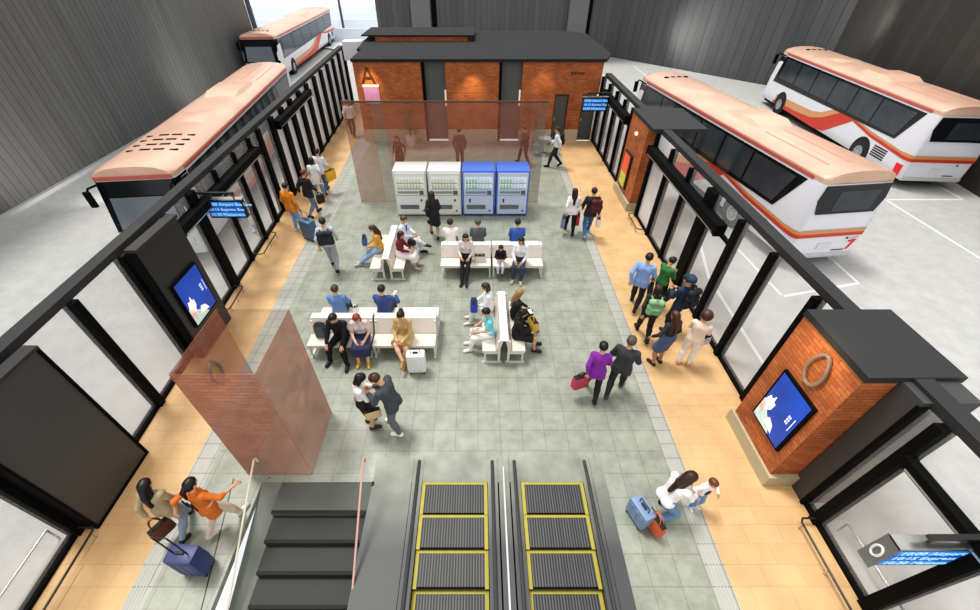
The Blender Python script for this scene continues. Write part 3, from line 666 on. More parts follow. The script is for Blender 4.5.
def person(label, loc, yaw=0, h=1.7, pose='stand', sex='m', skin='#d9a983', hair=('short', '#2a1d16'), top=('#ffffff', 'long', .0), coat=None,
           bottom=('trousers', '#333333'), shoes='#222222', lean=None, roll=0, head=None, hands=None, feet=None, group=None, z0=0, res=.0145, sleeve=None, hs=None):
    P = dict(POSES[pose]); s = h/1.70
    if lean is not None: P['lean'] = lean
    if head: P['head'] = head
    if hands: P['hands'] = tuple(hands[i] or P['hands'][i] for i in (0, 1))
    if feet: P['feet'] = feet
    sit = P.get('sit'); pz = P['pz'] if not sit else P['pz']/s+.0*(1-s)
    f_sh = .175 if sex == 'm' else .152; f_hip = .085 if sex == 'm' else .09
    gw = 1.0 if sex == 'm' else .9
    if hs is None: hs = 1.0 if h > 1.4 else 1.25
    M = roty(R(roll))@rotx(-R(P.get('lean', 2)))
    pel = A(0, 0, pz); tr = lambda x, y, z: pel+M@A(x, y, z)
    J = {}
    wst = tr(0, .01, .17); chest = tr(0, .0, .36); neckb = tr(0, -.005, .50); neckt = tr(0, .012, .575)
    hp, hy_ = P.get('head', (8, 0)); Mh = M@rotz(R(hy_))@rotx(-R(hp))
    hc = neckt+Mh@A(0, .015, .085*hs)
    hd = lambda x, y, z: hc+Mh@A(x, y, z)*hs
    up, rt, fw = M@A(0, 0, 1), M@A(1, 0, 0), M@A(0, 1, 0)
    sh, el, wr, hip, kn, an, toe = {}, {}, {}, {}, {}, {}, {}
    for i, sd in ((0, -1), (1, 1)):
        sh[i] = tr(sd*f_sh, 0, .455)
        k_, x, y, z = P['hands'][i]
        w = sh[i]+A(sd*x, y, z) if k_ == 's' else A(x, y, z/s if sit else z)
        el[i], wr[i] = ik(sh[i], w, .275, .245, A(sd*.7, -.8, -.35))
        hip[i] = pel+A(sd*f_hip, 0, -.03)
        fx, fy, fz = P['feet'][i]
        kn[i], an[i] = ik(hip[i], A(fx, fy, fz), .425, .415, A(sd*.12, 1, .25))
        fd = nrm(A(sd*.15, 1, 0)) if an[i][2] < .14 or sit else nrm(A(0, .75, -.65))
        if sit and an[i][2] > .2: fd = nrm(A(0, .9, -.2))
        toe[i] = an[i]+fd*.155+A(0, 0, -(.045 if an[i][2] < .14 else .02)); 
    cap = lambda a, b, ra, rb: (a, b, ra, rb)
    def torso(g):
        L = []
        for sd in (-1, 1):
            L += [cap(tr(sd*.072, -.01, .0), tr(sd*.055*gw, 0, .17), .103+g, .088*gw+g), cap(tr(sd*.055*gw, 0, .17), tr(sd*.082*gw, -.005, .35), .088*gw+g, .10*gw+g),
                  cap(tr(sd*.06, -.01, .40), sh[(sd+1)//2]-up*.01, .075+g, .058+g)]
            if sex == 'f': L.append(cap(tr(sd*.07, .06, .33), tr(sd*.07, .065, .325), .058+g, .055+g))
        L.append(cap(tr(0, -.01, .40), neckb-up*.02, .08+g, .055+g))
        return L
    def arm(i, g, t0=0, t1=2):
        L = []
        a, e, w = sh[i], el[i], wr[i]
        q = (1 if sex == 'm' else .86)
        if t1 <= 1: return [cap(a, a+(e-a)*t1, .054*q+g, .05*q+g)]
        return [cap(a, e, .053*q+g, .042*q+g), cap(e, e+(w-e)*(t1-1), .041*q+g, .028*q+g)]
    def leg(i, g, t1=2):
        a, k_, n_ = hip[i], kn[i], an[i]
        if t1 <= 1: return [cap(a, a+(k_-a)*t1, .086+g, .062+g)]
        return [cap(a, k_, .086+g, .056+g), cap(k_, k_+(n_-k_)*.35, .053+g, .055+g), cap(k_+(n_-k_)*.35, k_+(n_-k_)*(t1-1), .055+g, .037+g)]
    def foot(i, g): return [cap(an[i]-A(0, 0, .025), toe[i], .036+g, .03+g), cap(an[i], an[i]-fw*A(1, 1, 0)*.03-A(0, 0, .035), .034+g, .034+g)]
    # --- body: one continuous surface
    body = torso(0)+[cap(neckb, neckt+up*.02, .055, .05)]
    head_ = [cap(hd(0, -.02, .03), hd(0, .012, .035), .083*hs, .083*hs), cap(hd(0, .03, -.04), hd(0, .035, -.075), .062*hs, .045*hs), cap(hd(0, .088, .005), hd(0, .105, -.025), .009*hs, .014*hs)]
    for sd in (-1, 1): head_.append(cap(hd(sd*.085, -.005, .015), hd(sd*.085, -.005, -.02), .014*hs, .012*hs))
    body += head_
    for i in (0, 1):
        body += arm(i, 0)+leg(i, 0)+foot(i, 0)
        hdr = nrm(wr[i]-el[i]); out = nrm(np.cross(hdr, fw)) if abs(hdr@fw) < .95 else rt
        for q in (-.018, .018): body.append(cap(wr[i], wr[i]+hdr*.075+out*q, .02, .018))
    V, Q = surface([(body, [])], res, .03)
    ev, ef = [], []
    fb = MB()
    for i, sd in ((0, -1), (1, 1)):
        hdr = nrm(wr[i]-el[i]); out = nrm(np.cross(hdr, fw)) if abs(hdr@fw) < .95 else rt
        pn = nrm(np.cross(out, hdr)); pn = pn if pn@(pel-wr[i]) > 0 else -pn
        base = wr[i]+hdr*.08
        for q, l in zip((-.03, -.01, .011, .031), (.062, .075, .07, .055)):
            p0 = base+out*q; p1 = p0+hdr*l*.55+pn*.012; p2 = p1+hdr*l*.3+pn*.03
            fb.tube([p0-hdr*.01, p1, p2], [.0095, .0085, .006], 6)
        th = -1 if (out@fw) < 0 else 1
        p0 = wr[i]+hdr*.03+out*th*.025; p1 = p0+hdr*.03+out*th*.03; p2 = p1+hdr*.03+out*th*.005+pn*.015
        fb.tube([p0, p1, p2], [.012, .0105, .007], 6)
    # eyes and mouth as coloured patches of the same surface
    cen = V[Q].mean(1); mi = np.zeros(len(Q), np.int32)
    rel = (cen-hd(0, .092, -.062))@Mh; mi[(np.abs(rel[:, 0]) < .027*hs) & (np.abs(rel[:, 2]) < .009*hs) & (rel[:, 1] > -.02)] = 2
    me = mesh_from(V*s, Q, ([tuple(np.array(p)*s) for p in fb.v], fb.f), 'person', mi)
    for c_ in (skin, '#2a1a14', '#b0665a'): me.materials.append(mat(c_, .5, 0, .04))
    o = D.objects.new('person', me); C.objects.link(o)
    o.location = (loc[0], loc[1], z0); o.rotation_euler = (0, 0, R(yaw)); tag(o, label, 'person', group)
    for sd in (-1, 1):
        mb = MB(); q = hd(sd*.033, .0865, .016)*s; mb.sphere(tuple(q), .0115*hs*s, 8, 6); mb.build('eye', mat('#2a1a14', .3, 0, .05), o, True)
    def part(name, groups, m, k=.03, rs=None):
        V, Q = surface(groups, rs or res, k); me = mesh_from(V*s, Q, name=name); me.materials.append(m)
        c = D.objects.new(name, me); C.objects.link(c); c.parent = o; return c
    def plane(pt, nv):        # keeps the side the normal points away from
        c = float(pt@nv); return lambda X, Y, Z: X*nv[0]+Y*nv[1]+Z*nv[2]-c
    # --- hair
    st, hc_ = hair; hm = mat(hc_, .45, 0, .25, 30)
    if st != 'none':
        Fx = Mh@A(0, 1, 0); Ux = Mh@A(0, 0, 1)
        r_ = .094*hs
        hcaps = [cap(hd(0, -.024, .034), hd(0, .01, .045), r_, r_*.98)]
        if st in ('long', 'pony', 'bun', 'bob', 'afro'): hcaps.append(cap(hd(0, -.04, 0), hd(0, -.04, -.04), .075*hs, .065*hs))
        if st == 'afro': hcaps = [cap(hd(0, -.03, .04), hd(0, -.0, .05), .135, .125)]
        front, brow = float((hd(0, .042, 0))@Fx), float((hd(0, 0, .062))@Ux)
        cut = lambda X, Y, Z: np.minimum(X*Fx[0]+Y*Fx[1]+Z*Fx[2]-front, brow-(X*Ux[0]+Y*Ux[1]+Z*Ux[2]))
        low = plane(hd(0, 0, -.07), -Ux)
        gs = [(hcaps, [cut] if st == 'afro' else [cut, low])]
        if st == 'long':
            bk = neckb-fw*.085
            gs.append(([cap(hd(0, -.06, 0), bk, .075*hs, .062), cap(bk, tr(0, -.125, .27), .06, .035), cap(hd(-.06, -.03, 0), tr(-.07, -.06, .42), .04, .03), cap(hd(.06, -.03, 0), tr(.07, -.06, .42), .04, .03)], []))
        if st == 'bob': gs.append(([cap(hd(sd*.07, -.02, 0), hd(sd*.07, -.01, -.11), .036, .03) for sd in (-1, 1)]+[cap(hd(0, -.06, 0), hd(0, -.05, -.11), .06, .05)], []))
        if st == 'pony': gs.append(([cap(hd(0, -.11, .04), hd(0, -.15, -.02), .035, .04), cap(hd(0, -.15, -.02), hd(0, -.14, -.2), .04, .02)], []))
        if st == 'bun': gs.append(([cap(hd(0, -.1, .09), hd(0, -.1, .1), .05, .05)], []))
        part('hair', gs, hm, .02)
        if st == 'cap':
            pass
    # --- clothes
    def skirt(g0, g1, t, col, name, frm=0.0, grow=.02):
        gs = []
        a = [hip[i] for i in (0, 1)]; b = [hip[i]+(kn[i]-hip[i])*min(t, 1)+(an[i]-kn[i])*max(t-1, 0) for i in (0, 1)]
        L = [cap(tr(sd*.06, 0, .12), tr(sd*.072, -.005, .0), .09+grow, .105+grow) for sd in (-1, 1)]
        m0, m1 = (a[0]+a[1])/2, (b[0]+b[1])/2
        for i in (0, 1):
            if t <= 1: L.append(cap(a[i], b[i]*.8+m1*.2, .09+grow, g1))
            else: L += [cap(a[i], kn[i], .09+grow, .085+grow), cap(kn[i], b[i]*.8+m1*.2, .085+grow, g1*.75)]
        if t <= 1: L.append(cap(m0, m1, g0, g1))
        else: L += [cap(m0, (kn[0]+kn[1])/2, g0*.9, .1), cap((kn[0]+kn[1])/2, m1, .1, g1*.75)]
        dn = nrm(m1-(m0 if t <= 1 else (kn[0]+kn[1])/2))
        gs.append((L, [plane(m1, dn), plane(tr(0, 0, .16), up)]))
        return part(name, gs, mat(col, .7, 0, .12, 14))
    bt, bc = bottom
    if bt in ('trousers', 'shorts'):
        t1 = 1.93 if bt == 'trousers' else .8
        L = [cap(tr(sd*.06, 0, .10), tr(sd*.072, -.01, -.01), .098+.008, .106+.008) for sd in (-1, 1)]
        for i in (0, 1): L += leg(i, .013, t1)
        part('trousers' if bt == 'trousers' else 'shorts', [(L, [plane(tr(0, 0, .15), up)])], mat(bc, .75, 0, .12, 14))
    elif bt == 'skirt': skirt(.12, .13, .95, bc, 'skirt')
    elif bt == 'longskirt': skirt(.12, .16, 1.45, bc, 'skirt')
    tc_, sl, hem = top
    tm = mat(tc_, .75, 0, .10, 14)
    L = torso(.016)
    hemz = -.06-hem
    if hem > .05: L += [cap(tr(sd*.075, 0, .0), tr(sd*.085, .0, hemz), .118, .125) for sd in (-1, 1)]
    gs = [(L, [plane(tr(0, 0, hemz), -up)])]
    if sl == 'long': gs += [(arm(i, .014, t1=1.88), []) for i in (0, 1)]
    elif sl == 'mid': gs += [(arm(i, .014, t1=1.3), []) for i in (0, 1)]
    elif sl == 'short': gs += [(arm(i, .016, t1=.6), []) for i in (0, 1)]
    part('top' if not coat else 'coat', gs, tm)
    if bt == 'dress': skirt(.12, .135, .95, tc_ if bc is None else bc, 'skirt')
    if coat == 'long': skirt(.13, .15, .9, tc_, 'coat_skirt', grow=.03)
    sm = mat(shoes, .5, 0, .1)
    for i in (0, 1):
        part('shoe', [(foot(i, .012), [])], sm, .02)
    info = dict(o=o, s=s, J=dict(wr=wr, el=el, sh=sh, back=tr(0, -.13, .30), lap=(kn[0]+kn[1])/2, chest=chest, hand={i: wr[i]+nrm(wr[i]-el[i])*.1 for i in (0, 1)}), yaw=yaw, loc=loc, z0=z0)
    people.append(info)
    return info
def wpos(p, q):
    "world position of a point given in a person's own frame"
    q = np.array(q)*p['s']; a = R(p['yaw']); return (p['loc'][0]+q[0]*math.cos(a)-q[1]*math.sin(a), p['loc'][1]+q[0]*math.sin(a)+q[1]*math.cos(a), p['z0']+q[2])
# ------------------------------------------------------------------ bags
def tote(label, at, col, w=.36, h=.34, d=.12, rz=0, handle=.2, hcol=None, cat='bag', name='tote_bag'):
    "hand bag hanging from the point `at` (top of its handles)"
    t = thing(name, label, cat, (at[0], at[1], at[2]-handle-h), R(rz))
    rings = []
    for z, e in ((0, .9), (.02, 1), (h*.6, 1.02), (h, .92)):
        rings.append([(sx*w/2*e, sy*d/2*(e if z < h else .7), z) for sx, sy in ((-1, -.7), (-.8, -1), (.8, -1), (1, -.7), (1, .7), (.8, 1), (-.8, 1), (-1, .7))])
    mb = MB(); mb.loft(rings); mb.build('bag_body', mat(col, .6, 0, .12, 12), t, True)
    for sy in (-1, 1):
        pts = [(w*.25*math.cos(a), sy*d*.3*(1-.6*math.sin(a)), h-.02+(handle+.02)*math.sin(a)) for a in [PI*k/8 for k in range(9)]]
        mb = MB(); mb.tube(pts, .009, 6); mb.build('handle', mat(hcol or col, .6, 0, .1), t, True)
    mb = MB(); mb.box(-w*.46, w*.46, -d*.36, d*.36, h-.004, h+.004); mb.build('opening', mat('#2a2420', .8), t)
    return t
def backpack(label, p, col, w=.30, h=.42, d=.15, pcol=None, side=0):
    b = p['J']['back']; pos = wpos(p, (b[0]+side, b[1]-.04, b[2]-.22))
    t = thing('backpack', label, 'backpack', pos, R(p['yaw']))
    w2, r = w/2-.05, .06
    caps = [((sx*w2, -d*.35, z), (sx*w2, -.02, z), r, r) for sx in (-1, 1) for z in (.06, h*.5, h-.08)]+[((-w2, -d*.2, z), (w2, -d*.2, z), r+.01, r+.01) for z in (.06, h*.3, h*.5, h-.06)]
    soft('pack_body', [(caps, [])], mat(col, .7, 0, .15, 15), t, .018, .05)
    caps = [((-w2*.8, -d*.7, .10), (w2*.8, -d*.7, .10), .05, .05), ((-w2*.8, -d*.7, .18), (w2*.8, -d*.7, .18), .045, .045)]
    soft('front_pocket', [(caps, [])], mat(pcol or col, .7, 0, .15, 15), t, .018, .04)
    for sx in (-1, 1):
        mb = MB(); mb.tube([(sx*.09, -.03, h-.05), (sx*.11, .06, h+.02), (sx*.12, .2, h-.06), (sx*.12, .22, h*.5), (sx*.12, .1, .08)], .017, 6); mb.build('strap', mat(pcol or col, .7, 0, .1), t, True)
    mb = MB(); mb.tube([(-.03, -.06, h-.03), (-.02, -.07, h+.03), (.02, -.07, h+.03), (.03, -.06, h-.03)], .008, 6); mb.build('grab_handle', mat('#222222', .6), t, True)
    return t
def suitcase(label, xy, col, rz=0, w=.42, h=.58, d=.25, hh=.42, hcol='#3a3a3a', soft_=True, tilt=0):
    t = thing('suitcase', label, 'suitcase', (xy[0], xy[1], 0), R(rz)); t.rotation_euler = (R(tilt), 0, R(rz))
    mb = MB(); mb.rbox(-w/2, w/2, -d/2, d/2, .06, .06+h, .05); sh_ = mb.build('shell', mat(col, .45, 0, .12, 8), t, True)
    mb = MB()
    for x in (-w*.28, 0, w*.28): mb.rbox(x-.03, x+.03, -d/2-.006, d/2+.006, .12, h, .005)
    mb.build('ribs', mat(col, .4, 0, .2, 8), sh_)
    mb = MB(); mb.rbox(-w*.32, w*.32, d/2, d/2+.03, .15, .06+h*.45, .012); mb.build('pocket', mat(col, .55, 0, .18, 8), t)
    mb = MB()
    mb.tube([(-w*.25, 0, .06+h), (-w*.25, 0, .06+h+hh), (w*.25, 0, .06+h+hh), (w*.25, 0, .06+h)], .011, 6); mb.build('pull_handle', mat(hcol, .3, .6), t, True)
    mb = MB(); mb.rbox(-w*.14, w*.14, -.02, .02, .06+h, .09+h, .008); mb.build('grip', mat('#222222', .5), t)
    for sx in (-1, 1):
        for sy in (-1, 1):
            mb = MB(); mb.cyl((sx*(w/2-.05)-.012, sy*(d/2-.04), .03), (sx*(w/2-.05)+.012, sy*(d/2-.04), .03), .03, 12); mb.build('wheel', mat('#1c1c1c', .6), t, True)
    return t
# ------------------------------------------------------------------ buses
PEACH = '#e2b69d'
def bus(label, loc, rz, L=12.0, W=2.5, louvers=False, emblem=False, zs=1.0, plate=True):
    "local frame: rear at y=0, front at y=L, left side at x=-W/2"
    t = thing('coach_bus', label, 'bus', loc, rz)
    hw = W/2; ZB, ZL, ZR = .34, 2.62, 2.72
    def ring(y, e, prof):
        return [(x*e*hw, y, z) for x, z in prof]
    half = [(0, ZB), (.93, ZB), (.985, .42), (1.0, .7), (1.0, 1.42), (.955, 2.5), (.93, ZL)]
    body = half[1:]+[(-x, z) for x, z in half[::-1][:-1]]
    st = [(0.0, .90), (.06, .955), (.18, .985), (.45, 1.0), (L-.9, 1.0), (L-.4, .985), (L-.14, .95), (L-.02, .88)]
    def slant(r, y):
        out = []
        for x, yy, z in r:
            dz = max(0, z-1.2)
            if y > L-.95: yy = yy-dz*.20*(1-(L-yy)/.95)
            if y < .5: yy = yy+dz*.07*(1-yy/.5)
            out.append((x, yy, z))
        return out
    mb = MB(); mb.loft([slant(ring(y, e, body), y) for y, e in st]); mb.build('body', mat('#e9e9ee', .3, 0, .03, 2), t, True)
    rp = [(.935, ZL-.03), (.93, ZL+.1), (.86, 2.8), (.62, 2.88), (.25, 2.92)]
    roof = rp+[(-x, z) for x, z in rp[::-1]]
    mb = MB(); mb.loft([slant(ring(y, e, roof), y) for y, e in st]); rf = mb.build('roof', mat('#e2b7a0', .28, 0, .4, .55), t, True)  # broad strong noise paints whitish highlights into the peach
    # red lip along the edge of the roof
    mb = MB()
    for sx in (-1, 1):
        mb.prism([(sx*hw*.938, .5, ZL-.03), (sx*hw*.938, L-.9, ZL-.03), (sx*hw*.938, L-.9, ZL+.06), (sx*hw*.938, .5, ZL+.06)], (sx*.012, 0, 0))
    fy = L-.02-.29
    mb.prism([(-hw*.86, fy, ZL-.03), (hw*.86, fy, ZL-.03), (hw*.86, fy-.01, ZL+.08), (-hw*.86, fy-.01, ZL+.08)], (0, .03, 0))
    mb.build('roof_lip', mat('#c9665a', .4, 0, .1), rf)
    # raised air units and long grooves on the roof
    for a, b, wd, hh in ((L*.30, L*.48, .62, .14), (L*.60, L*.72, .5, .07)):
        mb = MB(); mb.loft([[(sx*hw*wd*e, y, z) for sx, z in ((1, 2.86), (.86, 2.88+q), (-.86, 2.88+q), (-1, 2.86))] for y, e, q in ((a, .9, .0), (a+.5, 1, hh), (b-.5, 1, hh), (b, .9, .0))]); mb.build('air_unit', mat('#e4bda4', .3, 0, .2, 1.5), rf, True)
    mb = MB()
    for x in (-.55, -.3, 0, .3, .55): mb.rbox(x*hw-.018, x*hw+.018, .7, L*.28, 2.86, 2.935-.06*abs(x), .01)
    mb.build('roof_ribs', mat('#d3a287', .4, 0, .1), rf)
    if louvers:
        for r_ in range(4):
            for k in range(4):
                mb = MB(); mb.rbox(-.74+.38*k, -.44+.38*k, L-1.72-.42*r_, L-1.60-.42*r_, 2.90-.03*abs(k-1.5), 2.945-.03*abs(k-1.5), .015); mb.build('roof_louver', BLACK, rf)
    else:
        for k in range(4):
            mb = MB(); mb.rbox(-.55+.3*k, -.37+.3*k, L-1.5, L-1.36, 2.89, 2.94, .02); mb.build('roof_louver', BLACK, rf)
    # side windows
    def side(y, z, sx, off=.012):
        x = hw*(1.0 if z <= 1.42 else 1.0-.045*(z-1.42)/1.08 if z <= 2.5 else .955-.025*(z-2.5)/.12)
        return (sx*(x+off), y, z)
    GL = mat('#15181b', .12, 0, .3, 1.5)
    for sx in (-1, 1):
        mb = MB(); pts = [side(.95, 1.5, sx), side(L-.8, 1.5, sx), side(L-.95, 2.52, sx), side(.35, 2.52, sx)]
        mb.poly([side(1.25, 1.46, sx), side(L-.75, 1.30, sx), side(L-.95, 2.54, sx), side(.62, 2.54, sx)])
        wnd = mb.build('side_window', GL, t)
        mb = MB(); n = 6
        for k in range(n):
            a, b = 1.35+(L-2.5)*k/n, 1.35+(L-2.5)*(k+1)/n-.09
            q = .35 if k == 0 else 0
            mb.poly([side(a, 1.55, sx, .018), side(b, 1.55, sx, .018), side(b, 2.46, sx, .018), side(a-q, 2.46, sx, .018)])
        mb.build('panes', mat('#3f464b', .08, 0, .55, 1.3), wnd)
        # livery: peach and red sweep, thin stripe to the rear
        def art(pts, col, off, name):
            mb = MB(); pl = []
            for i, p in enumerate(pts): pl.append(side(p[0], p[1], sx, off))
            mb.poly(pl); return mb.build(name, mat(col, .35, 0, .08), t)
        f = lambda a: L*(1-a)
        art([(f(.14), .44), (f(.34), .44), (f(.46), .50), (f(.63), 1.46), (f(.565), 1.42), (f(.50), 1.08), (f(.44), .94), (f(.30), .88), (f(.14), .84)], '#dba06c', .006, 'peach_sweep')
        art([(f(.13), .38), (f(.50), .36), (f(.56), .44), (f(.70), 1.44), (f(.61), 1.44), (f(.52), .92), (f(.45), .68), (f(.34), .58), (f(.13), .52)], '#d0402a', .010, 'red_sweep')
        art([(f(.66), 1.46), (f(.80), 1.22), (f(.962), 1.12), (f(.962), 1.22), (f(.80), 1.33), (f(.70), 1.46)], '#d99a66', .006, 'peach_stripe')
        art([(f(.655), 1.40), (f(.80), 1.14), (f(.962), 1.02), (f(.962), 1.13), (f(.80), 1.24), (f(.685), 1.44)], '#d0402a', .010, 'red_stripe')
        mb = MB()
        for k in range(5):
            z = .62+.085*k; mb.box(min(sx*hw, sx*(hw+.012)), max(sx*hw, sx*(hw+.012)), 1.15, 1.95, z, z+.04)
        mb.build('vent_grille', BLACK, t)
        for y in (2.6 if L < 13 else 3.0, L-2.4):
            mb = MB(); mb.cyl((sx*(hw+.004), y, .52), (sx*(hw+.012), y, .52), .56, 28); ar = mb.build('wheel_arch', mat('#1b1b1c', .6), t)
            mb = MB(); mb.tube([(sx*(hw-.25), y, .47), (sx*(hw+.0), y, .47), (sx*(hw+.03), y, .47)], [.46, .46, .42], 28); wh = mb.build('wheel', mat('#242426', .7), t, True)
            mb = MB(); mb.tube([(sx*(hw+.028), y, .47), (sx*(hw+.045), y, .47)], [.27, .22], 20); mb.build('hub', mat('#b9bbbd', .3, .8), wh, True)
            mb = MB()
            for k in range(8): a = 2*PI*k/8; mb.cyl((sx*(hw+.04), y+.15*math.cos(a), .47+.15*math.sin(a)), (sx*(hw+.055), y+.15*math.cos(a), .47+.15*math.sin(a)), .025, 6)
            mb.build('wheel_nuts', mat('#6d6f70', .4, .8), wh)
    # windscreen
    wp = [(.985, 1.15), (.955, 2.45), (.94, 2.57)]; wpf = wp+[(-x, z) for x, z in wp[::-1]]
    def off(r, d): return [(x*1.006, y+d, z) for x, y, z in r]
    rings = [off(slant(ring(y, e, wpf), y), d) for (y, e), d in zip([(L-.9, 1.0), (L-.4, .985), (L-.14, .95), (L-.02, .88)], (0, .006, .012, .016))]
    mb = MB(); mb.loft(rings, closed=False); mb.build('windscreen', GL, t, True)
    mb = MB(); mb.prism([(-hw*.72, L+.012, 1.25), (hw*.72, L+.012, 1.25), (hw*.66, L-.135, 2.15), (-hw*.66, L-.135, 2.15)], (0, .012, 0)); mb.build('windscreen_glow', mat('#7d848c', .15, 0, .25, 1.2), t)  # pale glow in the windscreen, painted as a grey panel
    mb = MB(); mb.rbox(-hw*.95, hw*.95, L-.35, L+.05, .3, .62, .08); mb.build('bumper', mat('#dcdce0', .4, 0, .05), t, True)
    for sx in (-1, 1):
        mb = MB(); mb.rbox(sx*hw*.62-.2, sx*hw*.62+.2, L-.06, L+.03, .68, .88, .04); mb.build('headlight', mat('#dfe6ee', .1, .3), t, True)
        mb = MB(); mb.tube([(sx*hw*.84, L-.25, 2.5), (sx*hw*.9, L+.0, 2.52), (sx*hw*.93, L+.06, 2.42)], .03, 8); mm = mb.build('mirror_arm', BLACK, t, True)
        mb = MB(); mb.rbox(sx*hw*.95-.09, sx*hw*.95+.09, L+.02, L+.10, 2.0, 2.46, .03); mb.build('mirror', BLACK, mm, True)
    # rear
    def rear(x, z, d): 
        dz = max(0, z-1.2); return (x, dz*.07-d-.0, z)
    mb = MB(); mb.prism([rear(-hw*.89, 2.14, .0), rear(-hw*.78, 1.76, .0), rear(hw*.78, 1.76, .0), rear(hw*.89, 2.14, .0), rear(hw*.84, 2.56, .0), rear(-hw*.84, 2.56, .0)], (0, -.025, 0)); rw = mb.build('rear_window', GL, t)
    mb = MB(); mb.prism([rear(-.5, 1.84, .025), rear(.7, 1.84, .025), rear(.75, 2.4, .025), rear(-.45, 2.4, .025)], (0, -.006, 0)); mb.build('pane', mat('#3a3f44', .1, 0, .5, 2), rw)
    for nm, z0, z1, col, d in (('peach_stripe', 1.12, 1.24, '#d99a66', .006), ('red_stripe', 1.02, 1.13, '#d0402a', .01)):
        mb = MB(); mb.prism([(-hw*.91, 0, z0), (hw*.91, 0, z0), (hw*.91, 0, z1), (-hw*.91, 0, z1)], (0, -d, 0))
        for sx in (-1, 1): mb.prism([(sx*hw*.91, 0, z0), (sx*hw*.965, .06, z0), (sx*hw*.992, .18, z0), (sx*hw*1.004, .46, z0), (sx*hw*1.004, .46, z1), (sx*hw*.992, .18, z1), (sx*hw*.965, .06, z1), (sx*hw*.91, 0, z1)], (sx*d, -d*.6, 0))
        mb.build(nm, mat(col, .35, 0, .08), t)
    for sx in (-1, 1):
        mb = MB(); mb.prism([(sx*(hw*.985), .10, .42), (sx*(hw*.995), .34, .42), (sx*(hw*.995), .44, .84), (sx*(hw*.985), .12, .84)], (sx*.03, 0, 0)); mb.build('tail_light', mat('#d0182c', .25, 0, .2, 8, emit=.25), t)
    if plate:
        mb = MB(); mb.rbox(-.22, .22, -.02, .0, .62, .8, .01); mb.build('number_plate', mat('#dfe6e4', .5), t)
        mb = MB(); mb.rbox(.35, .75, -.015, 0, .52, .55, .003); mb.rbox(.6, .66, -.02, 0, .9, .96, .01); mb.build('rear_marks', mat('#30343a', .4), t)
    if emblem:
        mb = MB(); mb.prism([(.74, 0, .84), (.98, 0, .88), (.95, 0, .80), (.86, 0, .54), (.79, 0, .54), (.87, 0, .79), (.75, 0, .79)], (0, -.014, 0)); mb.build('red_emblem', mat('#cf2b3a', .35, 0, .1, emit=.1), t)
        mb = MB(); mb.prism([(.74, 0, .91), (.98, 0, .95), (.98, 0, .965), (.74, 0, .925)], (0, -.014, 0)); mb.build('red_emblem_bar', mat('#e5828a', .35), t)
    mb = MB(); mb.rbox(-hw*.9, hw*.9, -.06, .2, .32, .46, .04); mb.build('rear_bumper', mat('#c9c9cc', .4), t, True)
    mb = MB(); mb.box(-hw*.85, hw*.85, .3, L-.3, .2, .36); mb.build('underbody', BLACK, t)
    t.scale = (1, 1, zs)
    return t
def bus_at(label, rear_xy, front_xy, **k):
    a, b = Vector((*rear_xy, 0)), Vector((*front_xy, 0)); d = b-a
    return bus(label, (a.x, a.y, -.02), math.atan2(-d.x, d.y), L=d.length, **k)
bus_at('white and peach coach on the right nearest the glass wall, seen from its rear corner', (10.33, 10.25), (8.85, 22.1), emblem=True, W=2.3, zs=1.02)
bus_at('white and peach coach parked farthest right along the dark wall', (18.15, 15.55), (19.1, 27.9), zs=1.06)
bus_at('coach at left outside the glass wall with black roof louvers facing the camera', (-11.15, 24.3), (-9.5, 10.4), louvers=True, W=2.35)
bus_at('far left coach parked beyond the other left coach near the daylit opening', (-16.2, 50.5), (-15.45, 33.2), W=2.7)
